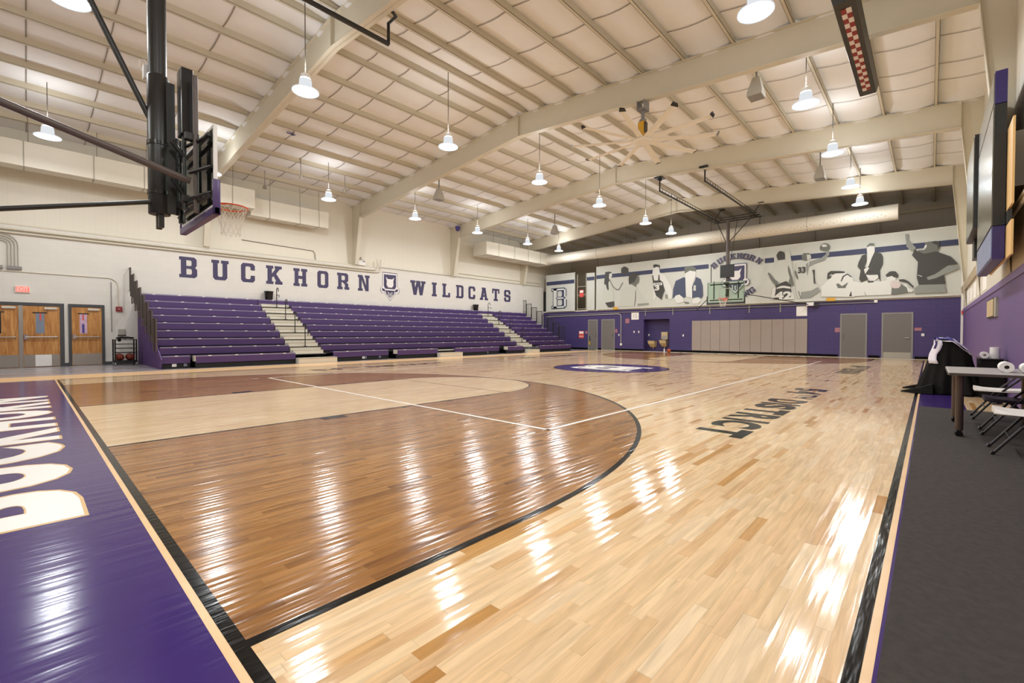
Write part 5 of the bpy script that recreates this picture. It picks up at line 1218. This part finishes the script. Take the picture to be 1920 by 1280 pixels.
b = MB(); b.lathe([(.1, 0), (.15, .22), (.15, .25)], (17.35, 20.9, 7.68-.32), 'jersey_purple', 14); tag(b.build('purple_bucket', smooth=True), 'small purple bucket resting against the top of the third beam', 'bucket')
for i, (x, y, z) in enumerate(((7.0, 18.3, 7.3), (6.3, 20.2, 7.15), (9.0, 18.6, 7.3))):
    t = thing('spot_lamp', ['twin-headed silver spotlight under the purlins above the large duct', 'silver spotlight close to the wall above the ducts', 'small silver spotlight left of the bleacher-row lamp'][i], 'lamp', (x, y, z), 'small ceiling spotlights')
    b = MB(); b.lathe([(.03, .16), (.06, .12), (.09, 0), (.08, 0)], (x, y, z), 'chrome', 14); b.build('reflector', t, smooth=True)
    b = MB(); b.tube([(x, y, z+.14), (x, y, zroof(y)+.19)], .012, 'galv', 6); b.build('stem', t)

# ================================================================ RIGHT WALL
YW = YR+.02
t = thing('plywood_backing', 'yellow plywood sheets standing behind the big scoreboard, ahead of the right wall', 'board', (10.4, -1.03, 2.27))
b = MB(); b.box(8.9, 12.0, -1.04, -1.015, 2.27, 2.76, 'plywood'); b.build('lower_sheet', t)
b = MB(); b.box(8.9, 12.0, -1.04, -1.015, 2.98, 4.2, 'plywood'); b.build('upper_sheet', t)
b = MB(); b.box(9.2, 12.0, -1.05, -1.01, 2.78, 2.96, 'black_metal'); b.build('clamp_rail', t)
for x in (9.3, 11.6):
    b = MB(); b.box(x, x+.05, YR, -1.04, 3.3, 4.1, 'galv'); b.build('wall_bracket', t)
t = thing('scoreboard', 'tall black scoreboard with purple ends standing off the right wall', 'scoreboard', (11, -.94, 2.28))
SX0, SX1, SY0, SY1 = 9.5, 12.4, -1.005, -.875
b = MB(); b.box(SX0, SX1, SY0, SY1, 2.79, 4.62, 'board_black'); b.build('display_housing', t)
b = MB(); b.box(SX0, SX1, SY0, SY1, 4.63, 5.12, 'board_purple'); b.build('top_panel', t, label='purple top panel')
b = MB(); b.box(SX0, SX1, SY0, SY1, 2.28, 2.78, 'board_purple'); b.build('bottom_panel', t, label='purple bottom panel')
b = MB(); b.box(SX0+.03, SX1-.03, SY1, SY1+.012, 2.8, 4.6, 'board_face'); b.build('display_face', t, label='glossy grey display face')
b = MB(); b.box(SX0+.03, SX1-.03, SY1, SY1+.01, 2.31, 2.76, 'board_art'); b.build('sponsor_panel', t, label='blue and white picture strip')
b = MB(); b.box(SX0+.03, SX1-.03, SY1, SY1+.01, 4.65, 5.1, 'board_face'); b.build('sponsor_panel', t)
t = thing('display_board', 'narrower dark display box on the right wall beyond the tall scoreboard', 'scoreboard', (13.6, -1.0, 3.05))
b = MB(); b.box(12.5, 14.8, YR+.003, -.81, 3.28, 5.15, 'black_metal'); b.build('housing', t)
b = MB(); b.box(12.53, 14.77, -.81, -.8, 3.3, 5.1, 'board_face'); b.build('display_face', t)
b = MB(); b.box(14.0, 14.6, -1.1, -.9, 2.85, 3.28, 'black_metal'); b.build('control_box', t)
for i, (y, z, r) in enumerate(((-1.145, 3.12, .03), (-1.15, 3.04, .026), (-1.155, 2.97, .022), (-1.16, 2.91, .02))):
    conduit([(8.6 if i < 2 else 15.0, y, z), (26.3, y, z-.05)], r, 'steel_cream', '%s of the four parallel pale pipes running along the right wall under the scoreboard' % ['topmost', 'second', 'third', 'lowest'][i], 'right wall pipes')
t = thing('wall_box', 'small beige electrical panel with dark edge on the purple right wall', 'box', (14, YR, 1.5))
b = MB(); b.box(13.25, 14.9, YR, YR+.03, 1.5, 1.92, 'black_metal'); b.build('frame', t); b = MB(); b.box(13.4, 14.8, YR+.03, YR+.045, 1.53, 1.89, 'almond'); b.build('panel_door', t)
b = MB(); b.box(12.9, 13.2, YR, YR+.04, 1.5, 1.9, 'step_edge'); b.build('side_box', t)
for i in range(5):
    b = MB(); x = 15.6+i*1.75; b.box(x, x+1.1, YR, YR+.008, 2.26, 2.75-.05*(i % 2), 'paper')
    tag(b.build('wall_paper_sheet'), '%s white paper sheet taped on the right wall just above the purple ledge' % ['nearest', 'second', 'third', 'fourth', 'farthest'][i], 'paper', 'papers on the right wall')
b = MB(); b.box(26.38, 26.49, YR+.0, YR+.07, .0, 5.6, 'white_paint'); struct(b.build('trim_3'))
b = MB(); b.box(26.2, 26.37, YR, YR+.06, 1.98, 2.12, 'red_sign'); tag(b.build('alarm_pull'), 'small red alarm box in far right corner under the pipes', 'alarm')

# ================================================================ TABLE, CHAIRS, COVERED CART
TH = .715
t = thing('rolling_table', 'grey-topped table with bronze legs on black casters at the court edge', 'table', (7.07, -.74, 0))
b = MB(); b.rbox(6.42, 7.72, -1.15, -.355, TH-.028, TH, .012, 'table_top'); b.build('table_top', t)
b = MB(); 
for (x0, x1, y0, y1) in ((6.425, 7.715, -.356, -.352), (6.425, 7.715, -1.153, -1.149), (6.417, 6.421, -1.145, -.36), (7.719, 7.723, -1.145, -.36)): b.box(x0, x1, y0, y1, TH-.03, TH-.003, 'table_edge')
b.build('edge_band', t)
b = MB(); b.box(6.5, 7.64, -.46, -.43, TH-.09, TH-.028, 'black_metal'); b.box(6.5, 7.64, -1.07, -1.04, TH-.09, TH-.028, 'black_metal'); b.build('apron', t)
for x in (6.52, 7.62):
    for y in (-.45, -1.05):
        l = MB(); l.tube([(x, y, .07), (x, y, TH-.028)], .035, 'leg_bronze', 14); lo_ = l.build('leg', t, smooth=True)
        c = MB(); c.prism([(y+.035*math.cos(2*PI*k/16), .035+.027*math.sin(2*PI*k/16)+.0) for k in range(16)], 'x', x-.045, x-.015, 'black_gloss')
        c.prism([(y+.035*math.cos(2*PI*k/16), .035+.027*math.sin(2*PI*k/16)) for k in range(16)], 'x', x+.015, x+.045, 'black_gloss'); c.box(x-.05, x+.05, y-.02, y+.02, .045, .075, 'black_gloss'); c.build('caster', lo_)
def roll(x, y, z, axis, lab, r=.055, h=.11):
    t = thing('paper_roll', lab, 'paper roll', (x, y, z), 'white paper rolls')
    b = MB(); n = 24
    if axis == 'z':
        b.lathe([(.02, 0), (r, 0), (r, h), (.02, h)], (x, y, z), 'paper', n, cap=False); b.build('paper', t, smooth=True)
        c = MB(); c.lathe([(.021, 0), (.021, h-.002), (.016, h-.002), (.016, 0)], (x, y, z), 'cardboard', 16, cap=False); c.build('core', t)
    else:
        b.loft([[(x+d, y+rr*math.cos(2*PI*k/n), z+r+rr*math.sin(2*PI*k/n)) for k in range(n)] for rr, d in ((.02, -h/2), (r, -h/2), (r, h/2), (.02, h/2))], 'paper', cap=False); b.build('paper', t, smooth=True)
        c = MB(); c.loft([[(x+d, y+rr*math.cos(2*PI*k/n), z+r+rr*math.sin(2*PI*k/n)) for k in range(n)] for rr, d in ((.021, -h/2+.002), (.021, h/2-.002), (.015, h/2-.002), (.015, -h/2+.002))], 'cardboard', cap=False); c.build('core', t)
roll(6.95, -.83, TH, 'x', 'white paper roll lying on its side on the grey table, left of two', .058, .2)
roll(6.85, -.98, TH, 'x', 'white paper roll lying on its side on the grey table, at the frame edge', .055, .2)
# folding chair, seat facing +y
def make_chair(seat_m, leg_m):
    t = thing('folding_chair', 'x', 'chair', (0, 0, 0))
    s = MB(); n = 10; rings = []
    for i in range(n+1):
        v = i/n; y = -.2+.48*v; wdt = .2-.012*math.cos(v*PI*2)-(.03 if v in (0, 1) else 0); dz = .012*math.sin(v*PI)-(.012*max(0, v-.8)/.2)
        rings.append([(-wdt, y, .385-dz*.2), (-wdt*.9, y, .415-dz), (0, y, .405-dz), (wdt*.9, y, .415-dz), (wdt, y, .385-dz*.2), (wdt*.95, y, .375), (-wdt*.95, y, .375)])
    s.loft(rings, seat_m); s.build('seat', t, smooth=True)
    b = MB(); rings = []
    for i in range(n+1):
        u = -1+2*i/n; x = .2*u; y = -.225-.02*(1-u*u); e = .02*abs(u)**3
        rings.append([(x, y, .56+e), (x, y+.018, .56+e), (x, y+.012, .72-e), (x, y-.006, .72-e)])
    b.loft(rings, seat_m); b.build('backrest', t, smooth=True)
    for sx in (-1, 1):
        l = MB(); l.tube([(sx*.195, .29, .01), (sx*.195, .03, .39), (sx*.19, -.19, .63), (sx*.185, -.21, .70)], .012, leg_m, 8); lo_ = l.build('leg', t, smooth=True)
        f = MB(); f.tube([(sx*.195, .30, 0), (sx*.195, .285, .03)], .017, 'black_gloss', 8); f.build('foot_cap', lo_)
        l = MB(); l.tube([(sx*.175, -.24, .01), (sx*.175, .06, .36)], .012, leg_m, 8); lo_ = l.build('leg', t, smooth=True)
        f = MB(); f.tube([(sx*.175, -.247, 0), (sx*.175, -.232, .03)], .017, 'black_gloss', 8); f.build('foot_cap', lo_)
    for (y, z, hw) in ((.18, .17, .195), (-.16, .11, .175)):
        c = MB(); c.tube([(-hw, y, z), (hw, y, z)], .008, leg_m, 6); c.build('cross_bar', t)
    return t
ch = make_chair('chair_white', 'chair_black'); ch.location = (8.22, -.925, .008); ch['label'] = 'white folding chair with black frame just past the far end of the table'; ch['group'] = 'folding chairs'
dup(ch, (5.84, -.94, .008), 'white folding chair nearest the viewpoint, in front of the near end of the table', 'folding chairs')
ch2 = make_chair('chair_dark', 'chair_black'); ch2.location = (6.98, -.94, .008); ch2['label'] = 'dark-seated folding chair tucked under the grey table between two white ones'; ch2['group'] = 'folding chairs'

# black cloth over a scorer's cart
t = thing('covered_cart', 'tall cart hidden under a draped black cloth beside the court', 'cart', (11.5, -.5, 0))
DX0, DX1, DY0, DY1 = 11.3, 12.0, -.78, -.25
def drape_pt(a, v, off=0.0, seed=1.3):
    cx_, cy_ = (DX0+DX1)/2, (DY0+DY1)/2; hx, hy = (DX1-DX0)/2, (DY1-DY0)/2
    c, s = math.cos(a), math.sin(a); r = 1/(abs(c)**4+abs(s)**4)**.25
    fold = (math.sin(a*9+seed)+.6*math.sin(a*17+seed*2.3)+.5*math.sin(a*5+seed*1.7))*.036*v**1.1
    out = .21*v**1.5+fold+off
    px, py = cx_+c*r*hx+c*out, cy_+s*r*hy+s*out
    py = max(py, YR+.03+off*.3)
    zt = 1.04-max(0, (-.5-(cy_+s*r*hy)))*1.0
    z = zt*(1-v)**.92
    if v > .93: z = .012+.008*(1+math.sin(a*13))
    return (px, py, max(z+off*.3, .009))
b = MB(); N = 120; rings = []
for f, dz in ((.001, .035), (.4, .03), (.75, .016), (.93, .004)):
    rr = []
    for k in range(N):
        p = drape_pt(2*PI*k/N, 0); cx_, cy_ = 11.65, -.515
        rr.append((cx_+(p[0]-cx_)*f, cy_+(p[1]-cy_)*f, 1.0+(p[2]-1.0)*f+dz))
    rings.append(rr)
for v in (0, .03, .08, .16, .28, .4, .52, .64, .76, .86, .93, .97, 1.0): rings.append([drape_pt(2*PI*k/N, v) for k in range(N)])
b.loft(rings, 'cloth_black', cap=False); b.build('cloth', t, smooth=True)
for (x, s_) in ((11.1, 1), (12.0, -1)):
    b = MB(); y = -.05
    b.loft([[(x-.1, y-.2, .01), (x+.1, y-.2, .01), (x+.08, y-.2, .2), (x-.08, y-.2, .2)], [(x-.09, y, .01), (x+.09, y, .01), (x+.05, y, .11), (x-.05, y, .11)], [(x-.02+.05*s_, y+.26, .01), (x+.03+.05*s_, y+.26, .01), (x+.03+.05*s_, y+.26, .03), (x-.02+.05*s_, y+.26, .03)]], 'cloth_black')
    b.build('cloth_corner', t, smooth=True)
# jersey lying over the top edge and hanging down the corner that faces the court
b = MB(); rings = []
for v in (.48, .4, .3, .2, .1, .03):
    rings.append([drape_pt(2.35+d+.1*math.sin(v*14), v, .016+.008*math.sin(d*40+v*9)) for d in (-.16, -.06, .04, .14, .24)])
for k in range(9):
    u = k/8; y = -.27-.5*u; zc = 1.065-max(0, -.5-y)*1.0
    rings.append([(11.26+dx+.05*math.sin(u*9), y+.02*math.sin(dx*30+u*5), zc+(.0 if dx > .06 else -.05)+.012*math.sin(u*14+dx*20)) for dx in (0, .06, .13, .22, .3)])
b.loft(rings, 'jersey', closed=False, cap=False)
r2 = [[(p[1][0]-.012, p[1][1]+.008, p[1][2]+.012), (p[2][0]-.012, p[2][1]+.008, p[2][2]+.012)] for p in rings[3:12]]
b.loft(r2, 'jersey_purple', closed=False, cap=False)
jo = tag(b.build('sports_jersey', smooth=True), 'white and purple jersey thrown over the black cloth', 'clothing')
md = jo.modifiers.new('solid', 'SOLIDIFY'); md.thickness = .008; md.offset = 1
t = thing('side_table', 'low black-draped table beside the covered cart carrying white rolls', 'table', (11.6, -.98, 0))
b = MB(); b.box(11.1, 12.1, -1.17, -.86, .68, .7, 'black_gloss'); b.build('table_top', t)
b = MB(); b.tube([(11.1, -1.16, .685), (10.85, -1.17, .685)], .012, 'black_metal', 6); b.build('handle', t)
b = MB(); n = 40; top = []; bot = []
ol = [(11.12+.95*i/12, -.87) for i in range(13)]+[(12.07, -.87-.28*i/4) for i in range(1, 5)]+[(12.07-.95*i/12, -1.15) for i in range(1, 13)]+[(11.12, -1.15+.28*i/4) for i in range(1, 4)]
for i, (x, y) in enumerate(ol): top.append((x, y, .68)); bot.append((x+(.02*math.sin(i*2.1)), min(-.84, max(YR+.03, y+.02*math.cos(i*1.9))), .01))
b.loft([top, bot], 'cloth_black', cap=False); b.build('skirt', t, smooth=True)
roll(11.35, -.93, .7, 'x', 'white paper roll lying on the black-draped side table', .06, .12)
roll(11.45, -1.07, .7, 'z', 'stack-high white paper towel roll standing on the black-draped side table', .068, .2)
b = MB()
for k in range(3):
    ps = [(10.2+.16*math.cos(a+k)*(1-.15*k), -1.0+.07*math.sin(a+k), .02+.012*k) for a in [2*PI*i/16 for i in range(17)]]
    b.tube(ps, .01, 'black_gloss', 6, cap=False)
tag(b.build('cable_coil', smooth=True), 'coiled black cable on the floor by the right wall', 'cable')
b = MB(); b.box(10.35, 10.75, -1.17, -.98, .0, .0, 'cardboard') if False else None
